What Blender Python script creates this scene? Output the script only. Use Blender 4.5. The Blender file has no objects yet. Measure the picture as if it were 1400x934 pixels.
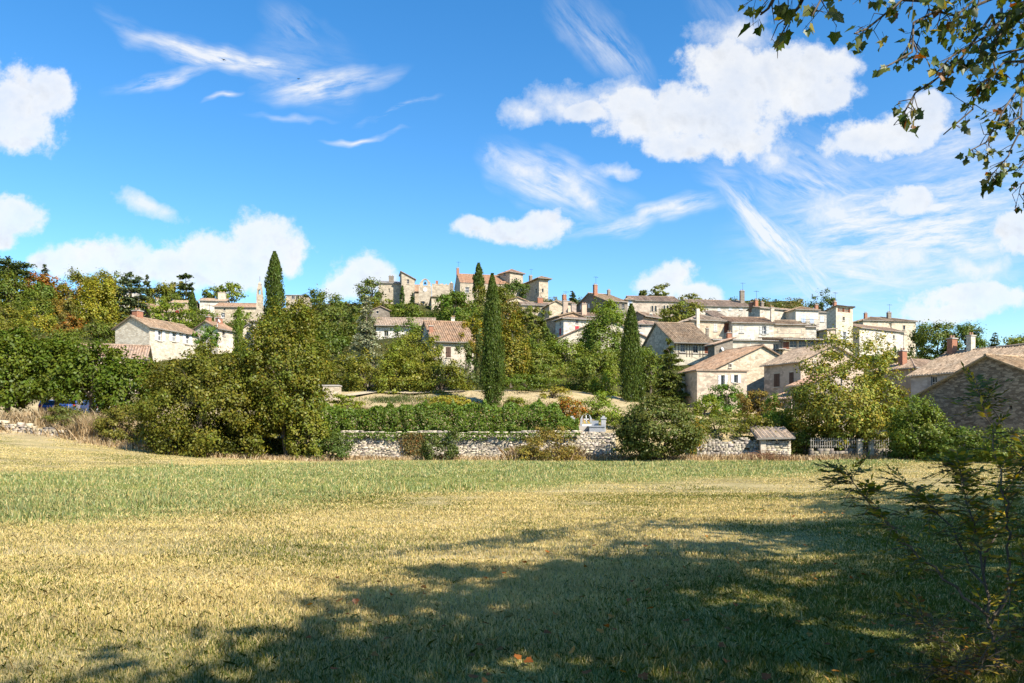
import bpy, bmesh, math, random
import numpy as np
from mathutils import Vector, Matrix
SC = bpy.context.scene
COL = SC.collection
F = 1089.0; HX = 700.0; HY = 596.0; EYE = 1.7      # focal length in photo pixels, centre column, eye level row, eye height
PI = math.pi
SUN = Vector((0.53, -0.53, 0.66)).normalized()
R = np.random.default_rng(7)

def at(px, py, Y):
    return Vector(((px - HX) / F * Y, Y, EYE - (py - HY) / F * Y))
def smooth(a, b, x):
    t = np.clip((x - a) / (b - a), 0, 1); return t * t * (3 - 2 * t)

# ------------------------------------------------------------------ value noise
_T = np.random.default_rng(3).random((256, 256))
def vnoise(x, y):
    x = np.asarray(x, float); y = np.asarray(y, float)
    xi = np.floor(x).astype(int); yi = np.floor(y).astype(int)
    fx = x - xi; fy = y - yi
    fx = fx * fx * (3 - 2 * fx); fy = fy * fy * (3 - 2 * fy)
    g = lambda a, b: _T[a & 255, b & 255]
    return (g(xi, yi) * (1 - fx) + g(xi + 1, yi) * fx) * (1 - fy) + (g(xi, yi + 1) * (1 - fx) + g(xi + 1, yi + 1) * fx) * fy
def fbm(x, y, o=3):
    s = 0; a = .5; n = 0
    for i in range(o):
        s = s + a * vnoise(x * 2 ** i + 17 * i, y * 2 ** i + 5 * i); n += a; a *= .5
    return s / n

# ------------------------------------------------------------------ objects
def tag(o, label=None, cat=None, group=None, kind=None):
    if label: o['label'] = label
    if cat: o['category'] = cat
    if group: o['group'] = group
    if kind: o['kind'] = kind
    return o
def empty(name, loc=(0, 0, 0), rz=0):
    o = bpy.data.objects.new(name, None); COL.objects.link(o)
    o.location = loc; o.rotation_euler = (0, 0, rz); o.empty_display_size = .3
    return o
def link(name, me, mat=None, parent=None):
    o = bpy.data.objects.new(name, me); COL.objects.link(o)
    if mat is not None:
        for m in (mat if isinstance(mat, (list, tuple)) else [mat]): me.materials.append(m)
    if parent is not None: o.parent = parent
    return o
def copy_tree(o, parent=None):
    c = o.copy(); COL.objects.link(c)
    if parent is not None: c.parent = parent
    for ch in list(o.children): copy_tree(ch, c)
    return c
def np_mesh(name, V, faces, col=None, uv=None, mi=None, smooth_=False):
    """faces: list of (m,k) int arrays; col: (nverts,3); uv: (nloops,2)"""
    me = bpy.data.meshes.new(name)
    V = np.ascontiguousarray(V, dtype=np.float32)
    faces = [np.asarray(f, dtype=np.int32) for f in faces if len(f)]
    me.vertices.add(len(V)); me.vertices.foreach_set('co', V.ravel())
    loops = np.concatenate([f.ravel() for f in faces])
    tot = np.concatenate([np.full(len(f), f.shape[1], np.int32) for f in faces])
    start = np.concatenate([[0], np.cumsum(tot)[:-1]]).astype(np.int32)
    me.loops.add(len(loops)); me.loops.foreach_set('vertex_index', loops)
    me.polygons.add(len(tot)); me.polygons.foreach_set('loop_start', start); me.polygons.foreach_set('loop_total', tot)
    if mi is not None: me.polygons.foreach_set('material_index', np.asarray(mi, np.int32))
    if smooth_: me.polygons.foreach_set('use_smooth', np.ones(len(tot), bool))
    me.update(calc_edges=True)
    if col is not None:
        a = me.color_attributes.new('Col', 'FLOAT_COLOR', 'POINT')
        c = np.ones((len(V), 4), np.float32); c[:, :3] = col
        a.data.foreach_set('color', c.ravel())
    if uv is not None:
        l = me.uv_layers.new(name='UVMap'); l.data.foreach_set('uv', np.asarray(uv, np.float32).ravel())
    return me

class MB:
    """collects faces (with uv and material index), builds one mesh"""
    def __init__(s): s.v = []; s.f = []; s.uv = []; s.m = []
    def face(s, pts, m=0, uv=None):
        i = len(s.v); s.v += [tuple(p) for p in pts]; s.f.append(list(range(i, i + len(pts))))
        s.m.append(m); s.uv += (uv if uv else [(0, 0)] * len(pts))
    def box(s, x0, x1, y0, y1, z0, z1, m=0, M=None):
        c = [Vector((x, y, z)) for z in (z0, z1) for y in (y0, y1) for x in (x0, x1)]
        if M is not None: c = [M @ p for p in c]
        for q in ((0, 2, 3, 1), (4, 5, 7, 6), (0, 1, 5, 4), (2, 6, 7, 3), (0, 4, 6, 2), (1, 3, 7, 5)):
            s.face([c[k] for k in q], m)
    def tube(s, path, rad, n=7, m=0, cap=True):
        path = [Vector(p) for p in path]; rings = []
        ref = Vector((.31, .17, .93))
        for i, p in enumerate(path):
            d = (path[min(i + 1, len(path) - 1)] - path[max(i - 1, 0)]).normalized()
            if abs(d.dot(ref)) > .97: rf = Vector((1, 0, 0))
            else: rf = ref
            a = d.cross(rf).normalized(); b = d.cross(a)
            r = rad[i] if hasattr(rad, '__len__') else rad
            rings.append([p + (a * math.cos(2 * PI * k / n) + b * math.sin(2 * PI * k / n)) * r for k in range(n)])
        for i in range(len(rings) - 1):
            for k in range(n):
                s.face([rings[i][k], rings[i][(k + 1) % n], rings[i + 1][(k + 1) % n], rings[i + 1][k]], m)
        if cap:
            s.face(rings[0][::-1], m); s.face(rings[-1], m)
    def prism(s, pts, off, m=0):
        """extrude planar polygon (3D pts) by vector off"""
        off = Vector(off); p = [Vector(q) for q in pts]; q = [a + off for a in p]
        s.face(p[::-1], m); s.face(q, m)
        for i in range(len(p)):
            j = (i + 1) % len(p); s.face([p[i], p[j], q[j], q[i]], m)
    def mesh(s, name, smooth_=False):
        me = bpy.data.meshes.new(name); me.from_pydata(s.v, [], s.f)
        l = me.uv_layers.new(name='UVMap')
        l.data.foreach_set('uv', np.array(s.uv, np.float32).ravel())
        me.polygons.foreach_set('material_index', np.array(s.m, np.int32))
        if smooth_: me.polygons.foreach_set('use_smooth', np.ones(len(s.f), bool))
        me.update(); return me
    def build(s, name, mat, parent=None, smooth_=False):
        return link(name, s.mesh(name, smooth_), mat, parent)

# ------------------------------------------------------------------ materials
class NT:
    def __init__(s, nt): s.nt = nt; s.n = nt.nodes; s.l = nt.links
    def add(s, t, ins=None, **kw):
        n = s.n.new(t)
        for k, v in kw.items(): setattr(n, k, v)
        for k, v in (ins or {}).items():
            i = n.inputs[k]
            if isinstance(v, bpy.types.NodeSocket): s.l.new(v, i)
            else: i.default_value = v
        return n
    def math(s, op, a, b=None, c=None, clamp=False):
        n = s.n.new('ShaderNodeMath'); n.operation = op; n.use_clamp = clamp
        for i, v in enumerate((a, b, c)):
            if v is None: continue
            if isinstance(v, bpy.types.NodeSocket): s.l.new(v, n.inputs[i])
            else: n.inputs[i].default_value = v
        return n.outputs[0]
    def mix(s, f, a, b, blend='MIX'):
        n = s.n.new('ShaderNodeMix'); n.data_type = 'RGBA'; n.blend_type = blend; n.clamp_factor = True
        for i, v in ((0, f), (6, a), (7, b)):
            if isinstance(v, bpy.types.NodeSocket): s.l.new(v, n.inputs[i])
            else: n.inputs[i].default_value = v if i == 0 else (tuple(v) + (1,) if len(v) == 3 else v)
        return n.outputs[2]
    def vmath(s, op, a, b=None, out=0):
        n = s.n.new('ShaderNodeVectorMath'); n.operation = op
        for i, v in enumerate((a, b)):
            if v is None: continue
            if isinstance(v, bpy.types.NodeSocket): s.l.new(v, n.inputs[i])
            else: n.inputs[i].default_value = v
        return n.outputs[out]
    def ramp(s, f, stops):
        n = s.n.new('ShaderNodeValToRGB'); e = n.color_ramp.elements
        while len(e) < len(stops): e.new(.5)
        for x, (p, c) in zip(e, stops): x.position = p; x.color = tuple(c) + (1,) if len(c) == 3 else c
        s.l.new(f, n.inputs[0]); return n.outputs[0]
    def noise(s, v, scale, detail=3, rough=.55, out='Fac', dist=0):
        n = s.add('ShaderNodeTexNoise', {'Scale': scale, 'Detail': detail, 'Roughness': rough, 'Distortion': dist})
        if v is not None: s.l.new(v, n.inputs['Vector'])
        return n.outputs[out]
def new_mat(name):
    m = bpy.data.materials.new(name); m.use_nodes = True
    t = NT(m.node_tree); b = t.n['Principled BSDF']; b.inputs['Roughness'].default_value = .85
    b.inputs['Specular IOR Level'].default_value = .25
    return m, t, b
def mapping(t, scale=(1, 1, 1), coord='Object'):
    c = t.add('ShaderNodeTexCoord').outputs[coord]
    return t.add('ShaderNodeMapping', {'Vector': c, 'Scale': scale}).outputs[0]
def plain(name, c, rough=.7, metal=0, var=.12, scale=3.0, spec=.3):
    m, t, b = new_mat(name)
    v = mapping(t)
    n = t.noise(v, scale, 4)
    col = t.mix(n, tuple(x * (1 - var * 1.6) for x in c), tuple(min(1, x * (1 + var)) for x in c))
    t.l.new(col, b.inputs['Base Color'])
    b.inputs['Roughness'].default_value = rough; b.inputs['Metallic'].default_value = metal
    b.inputs['Specular IOR Level'].default_value = spec
    return m
def stone(name, c1, c2, mort, scale=(2.6, 2.6, 5.5), stain=(.25, .22, .18), amt=.4, mw=.05, bump=.5):
    m, t, b = new_mat(name)
    v = mapping(t, scale)
    vo = t.add('ShaderNodeTexVoronoi', {'Vector': v, 'Scale': 1.0, 'Randomness': .9})
    ed = t.add('ShaderNodeTexVoronoi', {'Vector': v, 'Scale': 1.0, 'Randomness': .9}, feature='DISTANCE_TO_EDGE')
    sep = t.add('ShaderNodeSeparateColor', {'Color': vo.outputs['Color']})
    col = t.mix(sep.outputs[0], c1, c2)
    v2 = mapping(t)
    big = t.noise(v2, .35, 5, .6)
    fine = t.noise(v2, 9, 3, .6)
    col = t.mix(t.math('MULTIPLY', t.math('MULTIPLY', t.math('SUBTRACT', fine, .38, clamp=True), 3, clamp=True), .4), col, tuple(x * .45 for x in c1))
    e = t.math('SUBTRACT', 1.0, t.math('DIVIDE', ed.outputs['Distance'], mw, clamp=True), clamp=True)
    col = t.mix(t.math('MULTIPLY', e, .75), col, mort)
    st = t.math('MULTIPLY', t.math('SUBTRACT', big, .45, clamp=True), 3.2, clamp=True)
    col = t.mix(t.math('MULTIPLY', st, amt), col, stain)
    t.l.new(col, b.inputs['Base Color'])
    bp = t.add('ShaderNodeBump', {'Strength': bump, 'Distance': .05, 'Height': t.math('MINIMUM', ed.outputs['Distance'], .15)})
    t.l.new(bp.outputs[0], b.inputs['Normal'])
    return m
def plaster(name, c, stain=(.3, .25, .185), amt=.5, streak=.7, rubble=.9):
    m, t, b = new_mat(name)
    v = mapping(t); vs = mapping(t, (1.6, 1.6, .16))
    n = t.noise(v, .6, 5, .65); f = t.noise(v, 7, 4, .6); s = t.noise(vs, 1.0, 4, .6)
    col = t.mix(f, tuple(x * .86 for x in c), tuple(min(1, x * 1.08) for x in c))
    col = t.mix(t.math('MULTIPLY', t.math('MULTIPLY', t.math('SUBTRACT', n, .46, clamp=True), 3.5, clamp=True), amt), col, stain)
    col = t.mix(t.math('MULTIPLY', t.math('MULTIPLY', t.math('SUBTRACT', s, .52, clamp=True), 4, clamp=True), streak * .6), col, tuple(x * .6 for x in stain))
    sv = mapping(t, (2.4, 2.4, 4.6))
    vo = t.add('ShaderNodeTexVoronoi', {'Vector': sv, 'Scale': 1.0}); ed = t.add('ShaderNodeTexVoronoi', {'Vector': sv, 'Scale': 1.0}, feature='DISTANCE_TO_EDGE')
    rub = t.mix(t.add('ShaderNodeSeparateColor', {'Color': vo.outputs['Color']}).outputs[0], tuple(x * .5 for x in c), tuple(min(1, x * 1.15) for x in c))
    rub = t.mix(t.math('MULTIPLY', t.math('SUBTRACT', 1.0, t.math('DIVIDE', ed.outputs['Distance'], .07, clamp=True), clamp=True), .7), rub, tuple(x * .5 for x in c))
    pm = t.math('MULTIPLY', t.math('SUBTRACT', t.noise(v, .33, 4, .6), .38, clamp=True), 6, clamp=True)
    col = t.mix(t.math('MULTIPLY', pm, rubble), col, rub)
    oi = t.add('ShaderNodeObjectInfo').outputs['Random']; hv = t.add('ShaderNodeHueSaturation', {'Hue': t.math('ADD', .49, t.math('MULTIPLY', t.math('FRACT', t.math('MULTIPLY', oi, 7.3)), .015)), 'Saturation': t.math('ADD', .68, t.math('MULTIPLY', t.math('FRACT', t.math('MULTIPLY', oi, 13.7)), .45)), 'Value': t.math('ADD', .86, t.math('MULTIPLY', oi, .28)), 'Color': col}); col = hv.outputs[0]
    t.l.new(col, b.inputs['Base Color'])
    bp = t.add('ShaderNodeBump', {'Strength': .25, 'Distance': .03, 'Height': f})
    t.l.new(bp.outputs[0], b.inputs['Normal'])
    return m
def tiles(name, cols, lichen=(.22, .2, .16), amt=.5):
    m, t, b = new_mat(name)
    uv = t.add('ShaderNodeTexCoord').outputs['UV']
    sx = t.add('ShaderNodeSeparateXYZ', {'Vector': uv})
    cu = t.math('FLOOR', t.math('DIVIDE', sx.outputs[0], .28)); cv = t.math('FLOOR', t.math('DIVIDE', sx.outputs[1], .42))
    wn = t.add('ShaderNodeTexWhiteNoise', {'Vector': t.add('ShaderNodeCombineXYZ', {'X': cu, 'Y': cv}).outputs[0]}, noise_dimensions='2D')
    col = t.ramp(wn.outputs[0], [(i / (len(cols) - 1), c) for i, c in enumerate(cols)])
    ob = t.add('ShaderNodeTexCoord').outputs['Object']
    big = t.noise(ob, .7, 5, .65)
    col = t.mix(t.math('MULTIPLY', t.math('MULTIPLY', t.math('SUBTRACT', big, .42, clamp=True), 4, clamp=True), amt), col, lichen)
    mott = t.noise(ob, 2.6, 4, .7); col = t.mix(t.math('MULTIPLY', t.math('SUBTRACT', mott, .5, clamp=True), 4.5, clamp=True), col, tuple(x * .42 for x in cols[0])); col = t.mix(t.math('MULTIPLY', t.math('SUBTRACT', t.noise(ob, 3.7, 4, .7), .56, clamp=True), 5, clamp=True), col, tuple(min(1, x * 1.45) for x in cols[2]))
    chan = t.math('ABSOLUTE', t.math('SUBTRACT', t.math('FRACT', t.math('DIVIDE', sx.outputs[0], .28)), .5)); col = t.mix(t.math('MULTIPLY', t.math('SUBTRACT', .2, chan, clamp=True), 3.2, clamp=True), col, tuple(x * .35 for x in cols[0]))
    row = t.math('FRACT', t.math('DIVIDE', sx.outputs[1], .42))
    oi = t.add('ShaderNodeObjectInfo').outputs['Random']; hv = t.add('ShaderNodeHueSaturation', {'Hue': t.math('ADD', .49, t.math('MULTIPLY', t.math('FRACT', t.math('MULTIPLY', oi, 7.3)), .015)), 'Saturation': t.math('ADD', .92, t.math('MULTIPLY', t.math('FRACT', t.math('MULTIPLY', oi, 13.7)), .3)), 'Value': t.math('ADD', .86, t.math('MULTIPLY', oi, .28)), 'Color': col}); col = hv.outputs[0]
    t.l.new(col, b.inputs['Base Color'])
    bp = t.add('ShaderNodeBump', {'Strength': .8, 'Distance': .03, 'Height': row}); t.l.new(bp.outputs[0], b.inputs['Normal'])
    b.inputs['Roughness'].default_value = .9
    return m
def leafmat(name, trans=.27, gloss=.012, use_obj=True, rough=.45):
    m = bpy.data.materials.new(name); m.use_nodes = True
    t = NT(m.node_tree); t.n.remove(t.n['Principled BSDF'])
    a = t.add('ShaderNodeAttribute', attribute_name='Col').outputs['Color']
    if use_obj:
        oc = t.add('ShaderNodeObjectInfo').outputs['Color']
        a = t.mix(1.0, a, oc, 'MULTIPLY')
    d = t.add('ShaderNodeBsdfDiffuse', {'Color': a})
    hs = t.add('ShaderNodeHueSaturation', {'Hue': .485, 'Saturation': 1.15, 'Value': 1.25, 'Color': a})
    tr = t.add('ShaderNodeBsdfTranslucent', {'Color': hs.outputs[0]})
    mx = t.add('ShaderNodeMixShader', {0: trans, 1: d.outputs[0], 2: tr.outputs[0]})
    g = t.add('ShaderNodeBsdfGlossy', {'Color': (1, 1, 1, 1), 'Roughness': rough})
    m2 = t.add('ShaderNodeMixShader', {0: gloss, 1: mx.outputs[0], 2: g.outputs[0]})
    t.l.new(m2.outputs[0], t.n['Material Output'].inputs['Surface'])
    return m

M = {}
M['cream_stone'] = stone('cream_rubble', (.68, .57, .41), (.40, .31, .205), (.36, .30, .21), amt=.35)
M['pale_stone'] = stone('pale_rubble', (.74, .65, .50), (.48, .40, .29), (.46, .39, .29), amt=.3)
M['grey_stone'] = stone('grey_rubble', (.31, .26, .2), (.16, .13, .1), (.16, .135, .105), amt=.5)
M['brown_stone'] = stone('brown_rubble', (.42, .32, .225), (.13, .09, .06), (.1, .075, .055), scale=(3.0, 3.0, 7.5), amt=.35, mw=.09, bump=1.0)
M['castle_stone'] = stone('castle_ashlar', (.60, .50, .365), (.34, .275, .195), (.34, .28, .2), scale=(1.8, 1.8, 3.2), amt=.5)
M['warm_plaster'] = plaster('cream_plaster', (.68, .57, .41))
M['white_plaster'] = plaster('white_plaster', (.68, .60, .465), amt=.35)
M['tan_plaster'] = plaster('tan_plaster', (.53, .39, .26), amt=.35)
M['ochre_plaster'] = plaster('ochre_plaster', (.55, .42, .26))
M['grey_plaster'] = plaster('grey_plaster', (.40, .37, .33), amt=.6)
M['tile'] = tiles('canal_tiles', [(.24, .165, .105), (.36, .25, .165), (.50, .36, .245), (.31, .215, .14), (.42, .31, .22)])
M['tile_pale'] = tiles('pale_canal_tiles', [(.34, .26, .19), (.42, .31, .22), (.29, .215, .155), (.46, .37, .29)], amt=.35)
M['tile_orange'] = tiles('orange_tiles', [(.40, .245, .15), (.35, .21, .13), (.46, .30, .19), (.29, .18, .115)], amt=.3)
M['tile_grey'] = tiles('grey_slates', [(.21, .2, .18), (.28, .26, .23), (.17, .16, .15)], amt=.4)
M['brick'] = stone('red_brick', (.42, .17, .09), (.30, .12, .07), (.4, .3, .22), scale=(5, 5, 12), amt=.3)
M['white'] = plain('white_paint', (.78, .77, .74), .5)
M['frame'] = plain('weathered_frame', (.42, .38, .33), .7)
M['brown'] = plain('brown_paint', (.10, .055, .035), .6)
M['red'] = plain('red_paint', (.45, .03, .045), .5)
M['palegrey'] = plain('pale_grey_paint', (.52, .51, .46), .6)
M['blue'] = plain('pale_blue_paint', (.50, .58, .70), .6)
M['green'] = plain('grey_green_paint', (.30, .33, .30), .6)
M['timber'] = plain('dark_timber', (.09, .06, .045), .8)
M['redwood'] = plain('red_brown_timber', (.22, .075, .04), .8)
M['zinc'] = plain('zinc', (.42, .43, .44), .45, .6)
M['bark'] = stone('bark', (.16, .125, .09), (.085, .065, .045), (.05, .04, .03), scale=(9, 9, 2.2), amt=.3)
M['palebark'] = plain('pale_bark', (.30, .27, .2), .9, var=.4, scale=9)
M['leaf'] = leafmat('leaf_surface')
M['needle'] = leafmat('needle_surface', trans=.15, gloss=.015)
M['grass'] = leafmat('grass_blade', trans=.3, gloss=.02, use_obj=False)
M['planeleaf'] = leafmat('plane_leaf_surface', trans=.36, gloss=.03, use_obj=False)
M['old_wood'] = plain('weathered_wood', (.34, .31, .26), .8, var=.4)
M['iron'] = plain('dark_iron', (.04, .04, .045), .5, .5)
def glass():
    m, t, b = new_mat('window_glass')
    b.inputs['Base Color'].default_value = (.012, .013, .015, 1); b.inputs['Roughness'].default_value = .12
    b.inputs['Specular IOR Level'].default_value = .4
    return m
M['glass'] = glass()
def drystone():
    m, t, b = new_mat('dry_stone_blocks')
    a = t.add('ShaderNodeAttribute', attribute_name='Col').outputs['Color']
    v = mapping(t); n = t.noise(v, 12, 4, .65); big = t.noise(v, .5, 4, .6)
    c = t.mix(t.math('MULTIPLY', n, .38), a, (.2, .18, .15), 'MULTIPLY')
    c = t.mix(t.math('MULTIPLY', t.math('SUBTRACT', big, .52, clamp=True), 3.0, clamp=True), c, (.16, .14, .12))
    t.l.new(c, b.inputs['Base Color'])
    bp = t.add('ShaderNodeBump', {'Strength': .6, 'Distance': .02, 'Height': n}); t.l.new(bp.outputs[0], b.inputs['Normal'])
    return m
M['drystone'] = drystone()
# ================================================================== houses: specification
HS = []
def H(name, label, cat, cx, ey, Y, th, Rr, Ll, by, roof, pitch, wall, tile, wins=(), chims=(), ov=.35, dishes=(), group=None):
    HS.append(dict(name=name, label=label, cat=cat, cx=cx, ey=ey, Y=Y, th=math.radians(th), R=Rr, L=Ll, by=by, roof=roof, pitch=pitch,
                   wall=wall, tile=tile, wins=wins, chims=chims, ov=ov, dishes=dishes, group=group))
D = 'dark'
# ---- right edge
H('stone_barn', 'dark rubble stone barn with a broad tiled gable at the right edge of the field', 'barn', 1460, 529, 52, 24, 14., 11., 640, 'gableR', .45, 'brown_stone', 'tile',
  [('L', 1316, 520, 4, 4, 'hole'), ('L', 1382, 557, 5, 5, 'hole')])
H('stone_house', 'grey walled house with a long tiled roof directly behind the dark barn', 'house', 1422, 499, 64, 24, 10., 12., 600, 'gableL', .45, 'grey_plaster', 'tile',
  [('L', 1277, 523, 8, 17, 'dark')], [(.45, .93, .7, 1.5, 'brick'), (.5, .80, .6, 1.4, 'pale_stone')])
H('village_house', 'tan plastered house with a white drainpipe between the walnut tree and the barn roofs', 'house', 1251, 502, 84, 24, 10., 1195, 575, 'hip', .42, 'tan_plaster', 'tile', [], [(.1, .45, .7, 1.5, 'brick')])
H('tiled_outhouse', 'long tiled roof running off the photo behind the barn ridge', 'outhouse', 1430, 487, 90, 8, 1480, 1360, 560, 'gableR', .3, 'tan_plaster', 'tile_orange')
# ---- right skyline
W = 'shut:palegrey'
H('village_house', 'long cream house with two rows of closed pale shutters right of the square tower', 'house', 1175, 448, 150, 30, 1236, 6., 489, 'gableR', .35, 'white_plaster', 'tile',
  [('R', 1185.5, 457, 3.4, 8, W), ('R', 1200.5, 458, 3.4, 8, W), ('R', 1186, 476, 3.4, 10, W), ('R', 1201, 477, 3.4, 10, W), ('R', 1222, 461, 2.5, 5, D), ('R', 1223, 477, 4, 9, 'arch')])
H('house_tower', 'square house tower with a reddish timber loggia under its roof', 'tower house', 1143, 419, 146, 24, 1166, 1130, 486, 'shedRb', .2, 'pale_stone', 'tile_orange',
  [('R', 1154, 424, 17, 6, 'loggia'), ('R', 1153.5, 436, 3, 5, D), ('R', 1154.5, 459, 4.6, 11, 'open:white')], [(.2, .5, .6, 1.2, 'brick')])
H('village_house', 'large hipped roof cream house, last house on the skyline to the right', 'house', 1180, 438, 170, 8, 1252, 10., 482, 'hip', .3, 'warm_plaster', 'tile',
  [('R', 1236, 448, 3.4, 6, D), ('R', 1217, 446, 4, 8, 'hole')], [(.65, .3, .8, 1.3, 'grey_stone'), (.2, .3, .6, 1.2, 'brick')])
H('village_house', 'cream skyline house with two small pale windows left of the blue shuttered house', 'house', 1039, 421, 152, 24, 1088, 1023, 440, 'gableR', .25, 'warm_plaster', 'tile',
  [('R', 1055.7, 430.5, 5, 7, W), ('R', 1075.5, 431, 4.5, 7, W)], [(.05, .5, .7, 1.3, 'brick'), (.25, .6, .6, 1.1, 'grey_stone'), (.02, .8, .7, 1.2, 'brick')])
H('village_house', 'narrow cream house with two tall pale blue shuttered windows over a balcony', 'house', 1088, 423, 151, 12, 1119, 8., 446, 'hip', .35, 'white_plaster', 'tile',
  [('R', 1098.5, 435, 6, 12, 'shut:blue'), ('R', 1110, 436, 6, 12, 'shut:blue'), ('R', 1104, 443, 24, 2, 'balcony')])
H('village_house', 'small pale house squeezed between the blue shuttered house and the square tower', 'house', 1117, 427, 156, 10, 1133, 6., 450, 'shedR', .2, 'white_plaster', 'tile', [('R', 1124, 436, 5, 8, 'shut:blue')], [(.8, .6, .6, 1.3, 'brick')])
H('lean_to', 'small lean-to with a sloping dark eave below the left side of the square tower', 'outhouse', 1131, 451, 142, 24, 1142, 1105, 466, 'shedL', .12, 'tan_plaster', 'tile', [('L', 1118, 457, 3, 6, D)])
# ---- row houses in front of the skyline
H('row_house', 'cream row house with a tall pale chimney flue running up its front wall', 'house', 945, 437, 122, 14, 990, 920, 460, 'hip', .42, 'warm_plaster', 'tile',
  [('R', 978, 448, 5, 10, W), ('L', 934, 447, 5, 10, 'shut:green'), ('R', 953, 443, 4, 30, 'flue')], dishes=[('L', 919.5, 446)])
H('row_house', 'brown timber fronted bay between two cream row houses', 'house', 989, 440, 123.5, 6, 1003, 8., 462, 'shedR', .35, 'ochre_plaster', 'tile', [('R', 995, 449, 10, 14, 'shut:redwood')])
H('row_house', 'cream row house with one open dark window between folded grey shutters', 'house', 1001.5, 441, 122, 6, 1058, 8., 462, 'gableR', .33, 'warm_plaster', 'tile',
  [('R', 1014, 450, 6, 10, W), ('R', 1044.6, 451.5, 5.2, 11, 'open:palegrey')])
H('row_house', 'cream row house with two painted rectangles framed on its blank front wall', 'house', 1058, 443.5, 123, 6, 1101, 8., 462, 'gableR', .28, 'warm_plaster', 'tile',
  [('R', 1071, 452.5, 16, 7, 'panel'), ('R', 1088, 452.5, 16, 7, 'panel')], [(.02, .1, .5, 2.4, 'pale_stone')])
H('row_house', 'narrow white walled house at the right end of the cream row', 'house', 1101, 447, 125, 6, 1116, 6., 466, 'shedR', .2, 'white_plaster', 'tile')
H('village_house', 'low cream house with a brick chimney behind the half timbered house', 'house', 976, 465, 112, 8, 1076, 6., 488, 'shedR', .12, 'warm_plaster', 'tile_pale',
  [('R', 1061, 478, 8, 16, D), ('R', 1066, 476, 10, 2.5, 'balcony')], [(.24, .15, .6, 1.0, 'brick'), (.02, .5, .4, 1.6, 'grey_stone')], dishes=[('R', 1028, 461)])
H('village_house', 'flat tiled house with a long dark glazed veranda between white posts', 'house', 1070, 464, 113, 6, 1150, 7., 490, 'shedR', .14, 'tan_plaster', 'tile',
  [('R', 1085, 470.5, 10, 10, D), ('R', 1097, 470.5, 10, 10, D), ('R', 1109, 470.5, 10, 10, D), ('R', 1121, 470.5, 10, 10, D), ('R', 1133, 470.5, 10, 10, D), ('R', 1074, 472.5, 8, 10, 'shut:redwood')], ov=.9)
# ---- front right houses
H('village_house', 'tan house with two closed brown shutters and a bright plaster gable behind the walnut tree', 'house', 1094.7, 494, 80, 24, 8.6, 1044.6, 556, 'gableL', .43, 'tan_plaster', 'tile',
  [('L', 1062, 520, 8, 18, 'shut:brown'), ('L', 1082, 517, 6.2, 16, 'shut:brown'), ('R', 1113, 497, 4, 7, D)])
H('lean_to', 'tiled porch with a scalloped dark awning below the brown shuttered tan house', 'porch', 1081, 544, 78, 24, 2.5, 1050, 566, 'shedL', .3, 'tan_plaster', 'tile_orange', [('L', 1066, 551, 24, 9, 'awning')])
H('lean_to', 'small tile roofed shed beside the tan house, half hidden by the walnut tree', 'shed', 1104, 526, 77, 24, 5., 1080, 566, 'shedL', .35, 'tan_plaster', 'tile_orange', [('L', 1093, 534, 8, 8, 'shut:brown')])
H('village_house', 'stone house with a broad bright rubble gable and a long roof sloping left', 'house', 977, 504, 86, 24, 1102, 932, 556, 'gableL', .42, 'cream_stone', 'tile',
  [('L', 957, 502, 0.1, .1, 'none'), ('R', 998, 500, 4, 5, D), ('R', 1012, 494, 2, 3, 'hole'), ('R', 1036, 489, 6, 2.5, 'hole')])
H('garden_house', 'flat topped low cream house with two narrow windows before the rubble gable', 'house', 953, 507, 79, 10, 1021, 936, 562, 'flat', 0, 'tan_plaster', 'tile_pale',
  [('R', 988, 520, 4.6, 14, 'open:white'), ('R', 1006, 518, 5, 11, 'open:white')])
H('half_timbered_house', 'white half timbered house with dark vertical beams under a broad tiled roof', 'house', 921, 466, 104, 10, 971, 877, 495, 'gableR', .5, 'white_plaster', 'tile',
  [('R', 933.5, 475.5, 7, 12, D), ('R', 951, 477, 7, 12, D), ('R', 965.5, 478, 4.6, 11, 'shut:redwood')] + [('R', x, 477, .9, 22, 'beam') for x in (923, 928, 939, 943, 946, 957, 961, 969)] + [('R', 945, 484, 48, .9, 'beam')], ov=.8)
H('stone_hut', 'little rubble house with a sloping roof right of the half timbered house', 'house', 977, 471, 101, 20, 1002, 969, 490, 'shedL', .3, 'grey_stone', 'tile', [], dishes=[('R', 988, 477)])
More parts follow.
